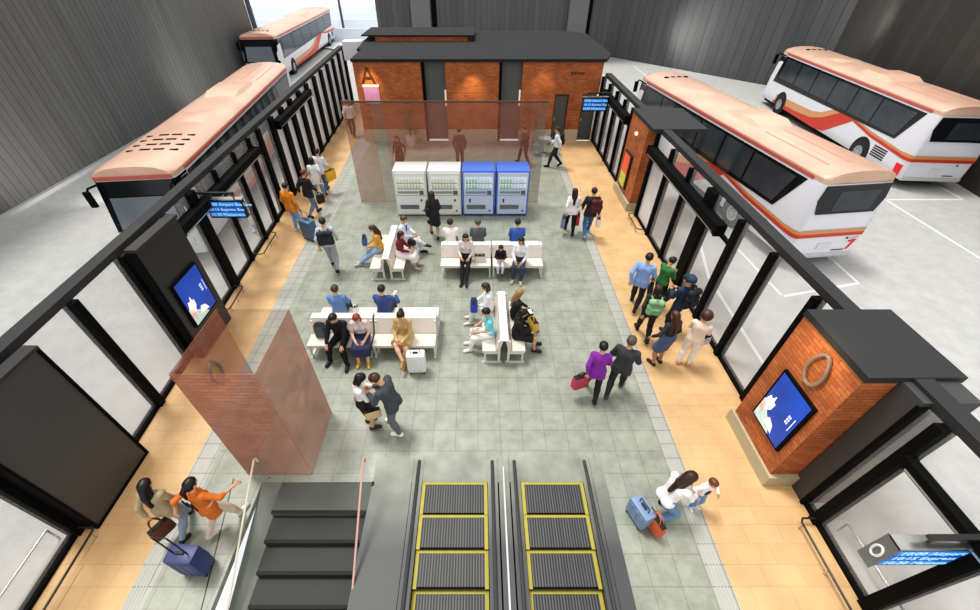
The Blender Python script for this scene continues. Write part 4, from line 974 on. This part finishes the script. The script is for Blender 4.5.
# ------------------------------------------------------------------ vending machines
def vending(x, col, front, label, group, blue):
    W, DP, H = 1.14, .82, 1.70
    t = thing('vending_machine', label, 'vending machine', (x, 13.3, 0), 0, group)
    mb = MB(); mb.rbox(-W/2, W/2, 0, DP, .04, H, .025); mb.build('cabinet', mat(col, .4, 0, .05, 2), t)
    mb = MB(); mb.rbox(-W/2+.05, W/2-.05, -.03, 0, .1, H-.06, .012); dr = mb.build('front_door', mat(front, .4, 0, .06, 2), t)
    mb = MB(); mb.rbox(-W/2+.1, W/2-.1, -.045, -.03, 1.06, 1.5, .008); wnd = mb.build('display_window', mat('#e8ebe4' if not blue else '#dfeaf5', .15, 0, .12, 9, emit=.15), t)
    for r_ in range(2):
        for k in range(8):
            xx = -W/2+.17+.105*k; mb = MB(); mb.tube([(xx, -.05, 1.10+.2*r_), (xx, -.05, 1.19+.2*r_), (xx, -.05, 1.22+.2*r_), (xx, -.05, 1.24+.2*r_)], [.03, .03, .014, .014], 8)
            mb.build('drink_sample', mat((['#d6cbaa', '#dcdcc8', '#e0d9c4'] if not blue else ['#9fd0a4', '#d6e6f3', '#8fc596'])[(k*3+r_) % 3 if not blue else (0 if k < 4 else 1)], .4), wnd, True)
    mb = MB()
    for r_ in range(2): mb.box(-W/2+.12, W/2-.12, -.052, -.045, 1.07+.2*r_, 1.09+.2*r_)
    mb.build('button_row', mat('#8a8c86', .4), wnd)
    mb = MB(); mb.rbox(-W/2+.12, W/2-.3, -.045, -.03, .90, .98, .006); mb.build('price_panel', mat('#9da0a0' if not blue else '#8e98b4', .4, 0, .3, 30), dr)
    mb = MB(); mb.rbox(W/2-.27, W/2-.12, -.05, -.03, .86, 1.0, .006); mb.build('coin_panel', mat('#6f7377', .4, .3), dr)
    mb = MB(); mb.box(-W/2+.06, W/2-.06, -.036, -.03, .815, .83); mb.build('seam', mat('#8f908c', .5), dr)
    mb = MB(); mb.rbox(W/2-.25, W/2-.19, -.05, -.03, .6, .68, .006) if not blue else mb.rbox(-W/2+.24, -W/2+.29, -.05, -.03, .56, .70, .006); mb.build('lock', mat('#26292e', .4), dr)
    mb = MB(); mb.rbox(-W/2+.14, W/2-.32, -.045, -.03, .3, .46, .01); mb.build('pickup_flap', mat('#74767a', .35, 0, .35, 16), dr)
    mb = MB(); mb.rbox(W/2-.2, W/2-.14, -.045, -.03, .2, .26, .01); mb.build('coin_return', mat('#2c2e31', .4), dr)
    mb = MB(); mb.box(-W/2+.03, W/2-.03, .03, DP-.03, 0, .05); mb.build('base', DARK, t)
vending(-2.36, '#e3e5df', '#f0f1ec', 'leftmost of the row of four vending machines, white', 'vending machines in a row', False)
vending(-1.17, '#e3e5df', '#f0f1ec', 'second vending machine from the left, white, with woman in black before it', 'vending machines in a row', False)
vending(.02, '#4f7ad6', '#cfdcf3', 'blue vending machine standing directly beside the white ones', 'vending machines in a row', True)
vending(1.21, '#4f7ad6', '#cfdcf3', 'rightmost of the row of four vending machines, blue', 'vending machines in a row', True)
# ------------------------------------------------------------------ benches: back to back double seats
def bench(label, loc, rz, L, a=.24, b=.68):
    t = thing('double_bench', label, 'bench', loc, rz, 'back to back seat benches')
    h = L/2
    for s in (-1, 1):
        mb = MB(); mb.rbox(-h, h, min(s*a, s*b), max(s*a, s*b), .34, .43, .025); mb.build('seat', CREAM, t, True)
        q = [(s*(a+.03), .42), (s*(a-.05), .42), (s*.03, .74), (s*.09, .76)]
        mb = MB(); mb.prism([(-h, y, z) for y, z in q], (2*h, 0, 0)); mb.build('backrest', mat('#ded4c8', .55, 0, .05, 4), t)
        mb = MB(); mb.box(-h, h, s*(a+.03)-.012, s*(a+.03)+.012, .428, .436); mb.build('seat_seam', mat('#8d857b', .6), t)
    mb = MB(); mb.rbox(-h, h, -.095, .095, .735, .77, .012); mb.build('top_cap', mat('#ece7de', .5, 0, .03), t)
    for sx in (-1, 1):
        x = sx*(h-.03)
        mb = MB(); mb.rbox(x-.025, x+.025, -b, -.04, .0, .03, .008); mb.rbox(x-.025, x+.025, .04, b, .0, .03, .008)
        for s in (-1, 1):
            mb.rbox(x-.025, x+.025, s*.11-.028, s*.11+.028, 0, .72, .008); mb.rbox(x-.02, x+.02, min(s*.11, s*(b-.06)), max(s*.11, s*(b-.06)), .30, .345, .008)
            mb.rbox(x-.02, x+.02, s*(b-.06)-.02, s*(b-.06)+.02, 0, .34, .006)
        mb.build('leg_frame', mat('#e6e4df', .4, .2, .04), t)
    return t
bench('left half of the front bench row with man in black and red haired woman', (-3.27, 7.12, 0), 0, 1.48)
bench('right half of the front bench row where the woman in tan sits', (-1.74, 7.12, 0), 0, 1.48)
bench('left half of the middle bench before the vending machines', (-.36, 10.28, 0), 0, 1.48)
bench('right half of the middle bench where the woman in white and jeans sits', (1.17, 10.28, 0), 0, 1.48)
bench('end-on bench at left with the woman in yellow', (-2.65, 10.4, 0), PI/2, 1.85, .15, .50)
bench('end-on bench at right with the person in turquoise', (.6, 7.16, 0), PI/2, 1.75, .15, .50)
# ------------------------------------------------------------------ plants and small furniture near the back
def plant(label, x, y, hgt, sc):
    t = thing('potted_plant', label, 'plant', (x, y, 0))
    mb = MB(); mb.tube([(0, 0, 0), (0, 0, .05), (0, 0, .42), (0, 0, .45)], [.17, .19, .25, .26], 20); mb.build('pot', mat('#eee6df', .5, 0, .05), t, True)
    mb = MB(); mb.cyl((0, 0, .4), (0, 0, .43), .23, 16); mb.build('soil', mat('#3b2a1e', .9), t)
    mb = MB(); mb.tube([(0, 0, .4), (.02, .01, hgt*.55), (0, 0, hgt*.8)], [.03, .022, .015], 6); mb.build('stem', mat('#5b4530', .8), t)
    mb = MB(); rr = random.Random(int(x*10))
    for k in range(170):
        z = .55+(hgt-.55)*rr.random(); R0 = sc*(1-.55*abs((z-.55)/(hgt-.55)-.35)); a = rr.random()*2*PI; r0 = R0*math.sqrt(rr.random())
        c = Vector((r0*math.cos(a), r0*math.sin(a), z)); d = Vector((math.cos(a+rr.uniform(-.6, .6)), math.sin(a+rr.uniform(-.6, .6)), rr.uniform(-.1, .6))).normalized()*.17
        n = d.cross(Vector((0, 0, 1))).normalized()*.035
        mb.add([c, c+d*.5+n, c+d, c+d*.5-n], [(0, 1, 2, 3)])
    mb.build('foliage', mat('#3f5a34', .6, 0, .35, 5), t, fix=False)
plant('tall green plant in a white pot at the right end of the brick wall bays', 2.45, 20.3, 1.9, .42)
plant('green plant in a white pot behind the see-through wall on the left', -3.3, 20.3, 1.6, .34)
def cafe_chair(label, x, y, rz):
    t = thing('folding_chair', label, 'chair', (x, y, 0), rz)
    mb = MB(); mb.rbox(-.2, .2, -.2, .2, .43, .46, .01); mb.build('seat', mat('#8a8a8c', .5), t)
    mb = MB(); mb.rbox(-.2, .2, -.22, -.19, .6, .85, .01); mb.build('backrest', mat('#77777a', .5), t)
    for sx in (-1, 1):
        for sy in (-1, 1):
            mb = MB(); mb.cyl((sx*.18, sy*.2, 0), (sx*.18, sy*.18, .45 if sy > 0 else .85), .014, 6); mb.build('leg', STEEL, t, True)
cafe_chair('grey chair left of the small round table by the potted plant', 2.75, 19.2, R(-80)); cafe_chair('grey chair right of the small round table beside the man in white', 3.5, 19.4, R(80))
t = thing('round_table', 'small grey round table between two chairs beside the potted plant', 'table', (3.12, 19.3, 0))
mb = MB(); mb.cyl((0, 0, .70), (0, 0, .73), .3, 20); mb.build('tabletop', mat('#9a9a9a', .4), t)
mb = MB(); mb.tube([(0, 0, .02), (0, 0, .7)], .03, 10); mb.build('column', STEEL, t, True)
mb = MB(); mb.tube([(0, 0, 0), (0, 0, .02)], [.22, .2], 18); mb.build('foot', STEEL, t)
WORLD, SUN = .9, 2.0
# ------------------------------------------------------------------ the travellers
def hp(u, v, h): return ground(u, v, .94*h)
BK, BR = '#1b1310', '#4a2f20'
# near left pair
p = person('woman with long black hair and khaki top walking at the lower left', (-4.92, 2.66), 0, 1.55, 'walk', 'f', hair=('long', '#120d0b'), top=('#a89a78', 'long', .1), bottom=('trousers', '#8fa0b4'), shoes='#1e1e1e')
tote('brown leather shoulder bag carried by the woman in khaki', wpos(p, p['J']['hand'][0]), '#6b3a22', .32, .28, .12, 60, .22)
p = person('woman in loose orange poncho with black hair tied back, at the lower left', (-4.28, 2.68), -18, 1.55, 'walk2', 'f', hair=('pony', '#15100e'), top=('#d9762c', 'mid', .18), bottom=('trousers', '#e3cdb8'), shoes='#e8e2da',
           hands=(('s', .16, -.28, -.36), ('s', .22, .34, -.22)))
mb = MB()
for k in range(3):
    b0 = p['J']['back']; mb.rbox(-.10+.09*k, -.075+.09*k, b0[1]-.025, b0[1]-.005, b0[2]-.2, b0[2]+.02, .005)
st = mb.build('poncho_stripe', mat('#2a1a12', .7), p['o'])
suitcase('navy blue suitcase with long pull handle on the floor at the lower left', (-4.42, 2.06), '#3f4a78', -4, .44, .60, .27, .62)
# couple looking at a phone
p = person('woman in white blouse and black skirt with beige handbag, facing the man in dark jacket', (-2.24, 4.62), -70, 1.6, 'phone', 'f', hair=('bob', '#1c1614'), top=('#efebe4', 'long', .0), bottom=('skirt', '#23211f'), shoes='#2c2927', head=(32, 10))
tote('beige square handbag on the arm of the woman in white blouse', wpos(p, (.26, .16, .98)), '#d8bd8c', .3, .22, .12, 20, .12, '#3a2a1c')
person('man in dark grey jacket and white shoes leaning over to the woman in white blouse', (-1.62, 4.52), 75, 1.74, 'phone', 'm', hair=('short', '#4b3022'), top=('#4a4f54', 'long', .06), bottom=('trousers', '#6c6f73'), shoes='#f2efe9', lean=14, head=(35, 0), feet=((-.12, -.08, .08), (.1, .16, .08)))
# purple and dark pair
p = person('woman in purple jacket carrying a red bag, walking away', (2.46, 5.37), -12, 1.62, 'walk', 'f', hair=('short', '#1a1412'), top=('#8c2fa6', 'long', .14), bottom=('trousers', '#201d1f'), shoes='#191718')
tote('red bag with dark handles hanging beside the woman in purple', wpos(p, (-.3, -.1, .84)), '#c2485a', .36, .34, .16, 20, .1, '#3a1a1e')
person('man in dark grey jacket walking beside the woman in purple', (2.98, 5.42), -30, 1.73, 'walk2', 'm', hair=('short', '#5a4a40'), top=('#3f4042', 'long', .08), bottom=('trousers', '#2b2b2c'), shoes='#4a4a4a', hands=(None, ('s', -.06, .26, -.26)), skin='#c99d7c')
# mother, child, pushchair
p = person('mother with long brown hair in white top crouching beside a child at the lower right', (3.1, 2.9), -75, 1.62, 'crouch', 'f', hair=('long', '#3a241a'), top=('#f4f1ee', 'long', .02), bottom=('trousers', '#6f93ba'), shoes='#15151a', lean=18)
c = person('small child in white shirt with dark print standing by the mother', (3.78, 3.02), -165, .98, 'stand', 'm', hair=('short', '#6a3b22'), top=('#f6f4f2', 'long', .0), bottom=('trousers', '#7f9fc4'), shoes='#dcdcdc', hands=(('s', .03, .24, -.2), ('s', .12, .1, -.4)), res=.0125)
mb = MB()
for z in (.60, .635, .67):
    mb.box(-.05, .05, .060, .080, z, z+.018)
mb.build('shirt_print', mat('#2c3038', .7), c['o'])
t = suitcase('blue grey suitcase standing by the mother at the lower right', (2.74, 2.80), '#8197b8', -68, .42, .42, .24, .1)
tote('orange shopping bag between the blue grey suitcase and the mother', (2.92, 2.64, .56), '#d0683c', .4, .34, .13, 112, .14)
# queue on the right
p = person('man in light blue shirt walking up to the queue on the right', hp(649, 258, 1.74), -30, 1.74, 'walk', 'm', hair=('short', BK), top=('#8fb0e2', 'long', .08), bottom=('trousers', '#20222c'), shoes='#1a1a1c')
tote('dark shoulder bag at the side of the man in light blue shirt', wpos(p, (.27, .02, 1.05)), '#2c2d30', .3, .26, .12, 70, .2)
p = person('person in green jacket standing by the glass ahead of the queue', hp(670, 262, 1.6), -60, 1.62, 'phone', 'f', hair=('short', '#1d1512'), top=('#3c7d48', 'long', .05), bottom=('trousers', '#25262a'), shoes='#1c1c1c')
tote('black bag hanging beside the person in green jacket', wpos(p, (.28, .06, .98)), '#1d1e20', .34, .3, .14, 40, .16)
p = person('woman in dark jacket wearing a pale green backpack in the queue', hp(659, 290, 1.64), -12, 1.64, 'walk', 'f', hair=('bob', '#33221a'), top=('#2c2a26', 'long', .06), bottom=('trousers', '#1f1e20'), shoes='#151515')
backpack('pale green backpack worn by the woman in dark jacket', p, '#8fb98c')
p = person('man in navy jacket and cap standing next to the glass in the queue', hp(691, 281, 1.76), 25, 1.76, 'phone', 'm', hair=('short', '#1b2230'), top=('#263b55', 'long', .06), bottom=('trousers', '#22262e'), shoes='#1a1a1a')
soft('cap', [([((0, -.01, 1.64*p['s']), (0, .02, 1.65*p['s']), .112*p['s'], .11*p['s'])], [lambda X, Y, Z: 1.66-Z+0*X+0*Y])], mat('#2b3e52', .7), p['o'])
backpack('black backpack worn by the man in navy jacket', p, '#1e2126', .34, .48, .18)
p = person('woman with long brown hair in denim skirt and boots in the queue', hp(677, 318, 1.6), 20, 1.62, 'stand', 'f', hair=('long', '#4a2c1e'), top=('#33302e', 'long', -.02), bottom=('skirt', '#4d6186'), shoes='#1b1614', hands=(('s', .2, .12, -.4), None), skin='#b98a66')
p = person('woman with round brown hair and white trousers at the end of the queue', hp(706, 318, 1.62), -35, 1.62, 'phone', 'f', hair=('afro', '#4d2d20'), top=('#f0d9c8', 'long', .0), bottom=('trousers', '#f3f1ee'), shoes='#c99a7a')
t = tote('black and white patterned bag held by the woman in white trousers', wpos(p, (.2, .24, 1.02)), '#e4e4e4', .26, .22, .12, 20, .1, '#222222')
mb = MB()
for k in range(4):
    for j in range(3): mb.box(-.11+.065*k, -.08+.065*k, -.064, -.05, .03+.06*j+(k % 2)*.02, .055+.06*j+(k % 2)*.02)
mb.build('pattern', mat('#1d1d1f', .6), t)
# shopping couple
p = person('woman in white top and black trousers with shopping bags, walking away on the right', (3.12, 12.1), -2, 1.62, 'walk', 'f', hair=('long', '#23160f'), top=('#f5f2f0', 'long', .06), bottom=('trousers', '#17171a'), shoes='#151518')
tote('red paper shopping bag in the right hand of the woman in white top', wpos(p, (.27, .1, .86)), '#c8343c', .3, .36, .12, 75, .14)
tote('lilac paper shopping bag in the left hand of the woman in white top', wpos(p, (-.27, -.08, .86)), '#8f8cb8', .34, .36, .14, 75, .14)
p = person('man in dark jacket and jeans walking beside the woman with shopping bags', (3.68, 11.92), -5, 1.73, 'walk2', 'm', hair=('short', '#2b1a14'), top=('#2d2a2e', 'long', .08), bottom=('trousers', '#4f6f9a'), shoes='#8fa0b8')
backpack('dark maroon backpack on the man in jeans with the white bag', p, '#5a1f2a', .3, .42, .14, side=.1)
tote('white paper bag in the right hand of the man in jeans', wpos(p, (.3, -.05, .88)), '#f3efec', .34, .3, .14, 75, .14)
# far right and far left
p = person('man in white shirt with black backpack walking left near the back right', (3.42, 17.75), 80, 1.72, 'walk', 'm', hair=('short', '#33261e'), top=('#e9ebee', 'long', .04), bottom=('trousers', '#2a2a2c'), shoes='#18181a')
backpack('black backpack on the man in white shirt near the back right', p, '#1b1c1f', .3, .46, .16)
person('man in white shirt and dark trousers walking along the far left screen', (-6.5, 21.7), 10, 1.74, 'walk', 'm', hair=('short', '#2a2523'), top=('#eef0f2', 'long', .04), bottom=('trousers', '#3a3a3a'), shoes='#222222')
person('person in dark coat behind the see-through wall, left of three', (-3.32, 17.1), 160, 1.6, 'walk', 'f', hair=('bob', '#231812'), top=('#4a3a32', 'long', .2), coat='long', bottom=('trousers', '#2c2522'), shoes='#231e1c')
person('person in grey jacket standing behind the see-through wall, middle of three', (-.8, 17.6), 0, 1.7, 'stand', 'm', hair=('short', '#5a3d30'), top=('#6b4d44', 'long', .1), bottom=('trousers', '#6f5a54'), shoes='#3a2b26')
person('person in dark clothes behind the see-through wall, right of three', (2.05, 18.0), 30, 1.68, 'walk', 'm', hair=('short', '#2a1c17'), top=('#5b403a', 'long', .06), bottom=('trousers', '#3d2e2a'), shoes='#241c1a')
person('woman with long brown hair in short black coat before the vending machines', (-1.46, 11.85), 10, 1.64, 'walk', 'f', hair=('long', '#34231b'), top=('#26262a', 'long', .2), coat='long', bottom=('none', None), shoes='#1d1b1c', skin='#c99a80')
# left group
p = person('man in orange shirt and light jeans standing with a suitcase on the left', hp(284, 187, 1.74), -20, 1.74, 'stand', 'm', hair=('short', '#251a14'), top=('#d98a2c', 'long', .1), bottom=('trousers', '#8db0dc'), shoes='#d9d4cc')
suitcase('slate blue suitcase beside the man in orange shirt', (-5.62, 11.75), '#4d6c8a', -30, .5, .66, .3, .3)
person('man in black shirt and jeans in the left group behind the man in orange', hp(302, 173, 1.72), -30, 1.72, 'walk', 'm', hair=('short', '#6a3a22'), top=('#25262b', 'long', .1), bottom=('trousers', '#6a7f9e'), shoes='#22201f')
person('woman in white shirt and jeans standing in the left group', hp(311, 161, 1.64), 10, 1.66, 'walk2', 'f', hair=('bob', '#2e1c14'), top=('#f1eff0', 'short', .16), bottom=('trousers', '#7da0c2'), shoes='#c98a52')
p = person('man in pale shirt carrying a yellow bag, farthest of the left group', hp(316, 152, 1.74), -10, 1.74, 'walk', 'm', hair=('short', '#1c1613'), top=('#dfe3e4', 'long', .06), bottom=('trousers', '#56779a'), shoes='#2a2622')
tote('yellow bag carried at the right side of the farthest man in the left group', wpos(p, (.32, .05, 1.05)), '#eab82a', .44, .38, .16, 60, .14)
tote('small dark bag carried by the man in black shirt in the left group', wpos(people[-3], people[-3]['J']['hand'][1]), '#2a2623', .28, .3, .12, 50, .12)
p = person('man in pale grey shirt and trousers with a black backpack walking away on the left', hp(322, 222, 1.74), 12, 1.74, 'walk', 'm', hair=('short', '#2c2019'), top=('#c9ccd6', 'mid', .05), bottom=('trousers', '#a9abb2'), shoes='#1e1e20')
backpack('black backpack on the man in pale grey shirt', p, '#2b2b30', .4, .42, .16)
p = person('person with orange hair just outside the left door behind the departure board', (-7.55, 12.2), 150, 1.64, 'stand', 'f', hair=('bob', '#b06a3a'), top=('#bac4d8', 'long', .08), bottom=('trousers', '#9fb2d0'), shoes='#dddddd')
tote('white bag held by the person outside the left door', wpos(p, (-.28, .2, .98)), '#eef0f2', .3, .34, .14, 30, .1)
# ---- seated: lower left bench row, front side faces the camera
SF = dict(pose='sit')
person('man in black with legs apart sitting at the left end of the front bench', (-3.22, 6.72), 172, 1.72, 'sitwide', 'm', lean=9, hair=('short', '#16110f'), top=('#19181a', 'long', .04), bottom=('trousers', '#161618'), shoes='#121214', skin='#e0b096')
person('red haired woman in pale pink top and navy skirt on the front bench', (-2.74, 6.72), 186, 1.62, 'sit', 'f', hair=('bob', '#8a3f28'), top=('#e2cfca', 'short', .0), bottom=('longskirt', '#343a58'), shoes='#d9b23a', lean=6, head=(14, 0), skin='#e6bda6')
person('woman in tan coat with crossed bare legs sitting on the right front bench', (-1.73, 6.74), 172, 1.68, 'cross', 'f', hair=('bun', '#15100e'), top=('#c7a873', 'long', .08), coat='long', bottom=('none', None), shoes='#b08a55', skin='#e2b896', head=(12, 0))
suitcase('white suitcase standing on the floor by the woman in tan', (-1.4, 6.05), '#f2f2f2', 2, .42, .56, .24, .12)
t = tote('grey bag standing on the bench left of the man in black', (-3.72, 6.78, .43+.36+.07), '#5c6466', .26, .36, .2, 0, .07, '#3c4244')
person('man in light blue shirt seen from behind on the far side of the front bench', (-3.47, 7.53), 4, 1.66, 'sit', 'm', hair=('short', '#4a3a30'), top=('#6f93c4', 'long', .04), bottom=('trousers', '#3c4250'), shoes='#222222')
p = person('man in darker blue shirt with white phone on the far side of the front bench', (-2.35, 7.53), -4, 1.66, 'sit', 'm', hair=('short', '#1d1816'), top=('#3f568a', 'long', .04), bottom=('trousers', '#33384a'), shoes='#222222', hands=(None, ('s', .08, .30, -.18)))
def phone(label, at, col='#f2f2f4', rz=0):
    t = thing('phone', label, 'phone', at, R(rz)); mb = MB(); mb.rbox(-.04, .04, -.08, .08, 0, .014, .005); mb.build('case', mat(col, .3), t)
    mb = MB(); mb.box(-.034, .034, -.07, .07, .014, .016); mb.build('screen', mat('#dfe8f2', .1, 0, .1, 9, emit=.4), t)
phone('white phone in the right hand of the man in darker blue shirt', wpos(p, p['J']['hand'][1]))
p0 = people[-2]; t = tote('small white paper bag at the side of the man in light blue shirt', (-3.08, 7.55, .43+.24+.06), '#eff2f6', .16, .24, .12, 20, .06)
# middle bench
person('woman in pale top and black trousers perched on the left middle bench', (-.35, 9.92), 176, 1.64, 'perch', 'f', hair=('long', '#14100f'), top=('#e3d6d0', 'long', .0), bottom=('trousers', '#18181b'), shoes='#151517', head=(6, 20))
tote('whitish bag lying on the middle bench next to the woman in black trousers', (.05, 9.86, .43+.2+.07), '#dcdccb', .32, .2, .2, 0, .07, '#b9b9a8')
person('small black haired child in white trousers sitting on the middle bench', (.66, 9.80), 178, 1.05, 'sit', 'm', hair=('bob', '#0f0d0d'), top=('#1d1c20', 'long', .0), bottom=('trousers', '#e6e6e8'), shoes='#33343a', res=.0125, feet=((-.1, .42, .30), (.1, .42, .30)))
person('woman in white shirt and blue jeans sitting on the right middle bench', (1.24, 9.84), 168, 1.66, 'sit', 'f', hair=('long', '#1d1613'), top=('#f3f2f2', 'long', .02), bottom=('trousers', '#3a4866'), shoes='#c9a888', head=(4, -30))
person('man in white shirt seen from behind on the far side of the middle bench', (-.84, 10.69), 0, 1.68, 'sit', 'm', hair=('short', '#2a1f1a'), top=('#f2f0ec', 'long', .04), bottom=('trousers', '#4a4a4e'), shoes='#222222')
person('man in grey jacket seen from behind on the far side of the middle bench', (-.0, 10.69), 0, 1.68, 'sit', 'm', hair=('short', '#5a524c'), top=('#5f6064', 'long', .04), bottom=('trousers', '#3a3a3e'), shoes='#222222')
person('man in bright blue shirt seen from behind on the far side of the middle bench', (1.20, 10.69), 0, 1.68, 'sit', 'm', hair=('short', '#241c18'), top=('#3d66b4', 'long', .04), bottom=('trousers', '#2f3850'), shoes='#222222')
# left end-on bench
person('woman in yellow top and pale jeans sitting on the left end-on bench facing left', (-2.98, 10.35), 100, 1.66, 'perch', 'f', hair=('long', '#4a2f1e'), top=('#dba640', 'long', .0), bottom=('trousers', '#9fb4d2'), shoes='#c8c4c0', head=(20, 0))
tote('blue bag on the knees of the woman in yellow top', (-3.42, 10.42, 1.0), '#3f6fae', .3, .24, .14, 100, .1)
person('man with blue tie sitting at the far end of the left end-on bench', (-2.34, 10.95), -100, 1.72, 'cross', 'm', hair=('short', '#5a4034'), top=('#dfe4f2', 'long', .02), bottom=('trousers', '#eceef2'), shoes='#17171a', head=(14, 0))
mb = MB(); mb.prism([(-.03, .135, 1.0), (.03, .135, 1.0), (.022, .125, .82), (0, .12, .78), (-.022, .125, .82)], (0, .015, 0)); mb.build('necktie', mat('#2f459a', .6), people[-1]['o'])
person('woman in maroon top and white skirt on the left end-on bench', (-2.33, 10.15), -95, 1.6, 'sit', 'f', hair=('bob', '#3a1f1a'), top=('#7a2038', 'long', .0), bottom=('longskirt', '#efeae8'), shoes='#c9b0a4', head=(16, 0))
tote('small black bag on the lap of the woman in maroon top', (-1.98, 10.3, .94), '#2c2a2c', .24, .16, .12, -20, .08)
# right end-on bench
person('woman in white shirt sitting on the left side of the right end-on bench', (.28, 7.72), 92, 1.64, 'sit', 'f', hair=('bob', '#3a2419'), top=('#f4f2f0', 'long', .0), bottom=('trousers', '#e9e6e2'), shoes='#e3ded8', head=(14, 0))
tote('bright blue bag on the lap of the woman in white shirt', (-.1, 7.5, .99), '#3350b8', .32, .26, .18, 90, .1)
person('person in turquoise top and white trousers on the right end-on bench', (.28, 6.82), 96, 1.62, 'sit', 'f', hair=('short', '#100d0d'), top=('#7fd3dc', 'short', .0), bottom=('trousers', '#f2f0ec'), shoes='#f0ece6', head=(16, 0), lean=4)
person('woman with light brown hair in black top on the right end-on bench', (.92, 7.45), -88, 1.64, 'sit', 'f', hair=('long', '#a07a54'), top=('#1d1b1d', 'long', .0), bottom=('trousers', '#1c1a1c'), shoes='#1a1a1a', head=(10, 30))
p = person('black haired woman in black dress with a yellow bag on the right end-on bench', (.92, 6.78), -92, 1.62, 'sit', 'f', hair=('bob', '#0e0c0c'), top=('#1a181a', 'long', .0), bottom=('dress', '#1b191b'), shoes='#222024', head=(20, 0))
tote('yellow bag on the lap of the woman in black dress', (1.3, 6.86, .98), '#d8b250', .34, .28, .16, -70, .1)
phone('white phone held by the woman in black dress', (1.26, 7.22, .80), '#f6f2ee', 20)
# ------------------------------------------------------------------ light
w = D.worlds.new('sky'); bpy.context.scene.world = w; w.use_nodes = True
bg = w.node_tree.nodes['Background']; bg.inputs[0].default_value = (.98, .985, 1, 1); bg.inputs[1].default_value = WORLD
def light(kind, name, loc, rot, energy, col=(1, 1, 1), **k):
    l = D.lights.new(name, kind); l.energy = energy; l.color = col
    for a, b in k.items(): setattr(l, a, b)
    o = D.objects.new(name, l); C.objects.link(o); o.location = loc; o.rotation_euler = rot; return o
light('SUN', 'daylight', (0, 0, 20), (R(-14), R(-16), 0), SUN, (1, .97, .93), angle=R(14))
def spot(name, loc, target, energy, size=60, col=(1, .75, .45)):
    d = Vector(target)-Vector(loc)
    return light('SPOT', name, loc, d.to_track_quat('-Z', 'Y').to_euler(), energy, col, spot_size=R(size), spot_blend=.9, shadow_soft_size=.1)
spot('wall_spot', (-5.05, 20.3, 3.5), (-5.05, 21, 2.4), 90, 70); spot('wall_spot', (-.26, 20.2, 3.4), (-.26, 21, 2.0), 90, 70); spot('wall_spot', (3.0, 20.2, 3.5), (3.0, 21, 2.2), 40, 70)
spot('kiosk_spot', (4.3, 4.2, 3.6), (5.25, 4.1, 2.3), 90, 70)
for y in (2.5, 7, 12, 17): spot('walk_spot', (4.9, y, 5.5), (4.9, y, 0), 150, 55, (1, .85, .6)); spot('walk_spot', (XL(y)+.7, y, 5.5), (XL(y)+.7, y, 0), 150, 55, (1, .85, .6))
for y in (2, 14, 26): spot('wall_wash', (-13.5, y, .6), (-17.3, y+2, 2.2), 420, 110, (1, .97, .93))
spot('wall_wash', (13, 36, 2), (17, 36.5, 2.5), 400, 100, (1, .97, .93)); spot('wall_wash', (20, 26, 4.5), (22, 27.5, 4.5), 200, 100, (1, .97, .93))
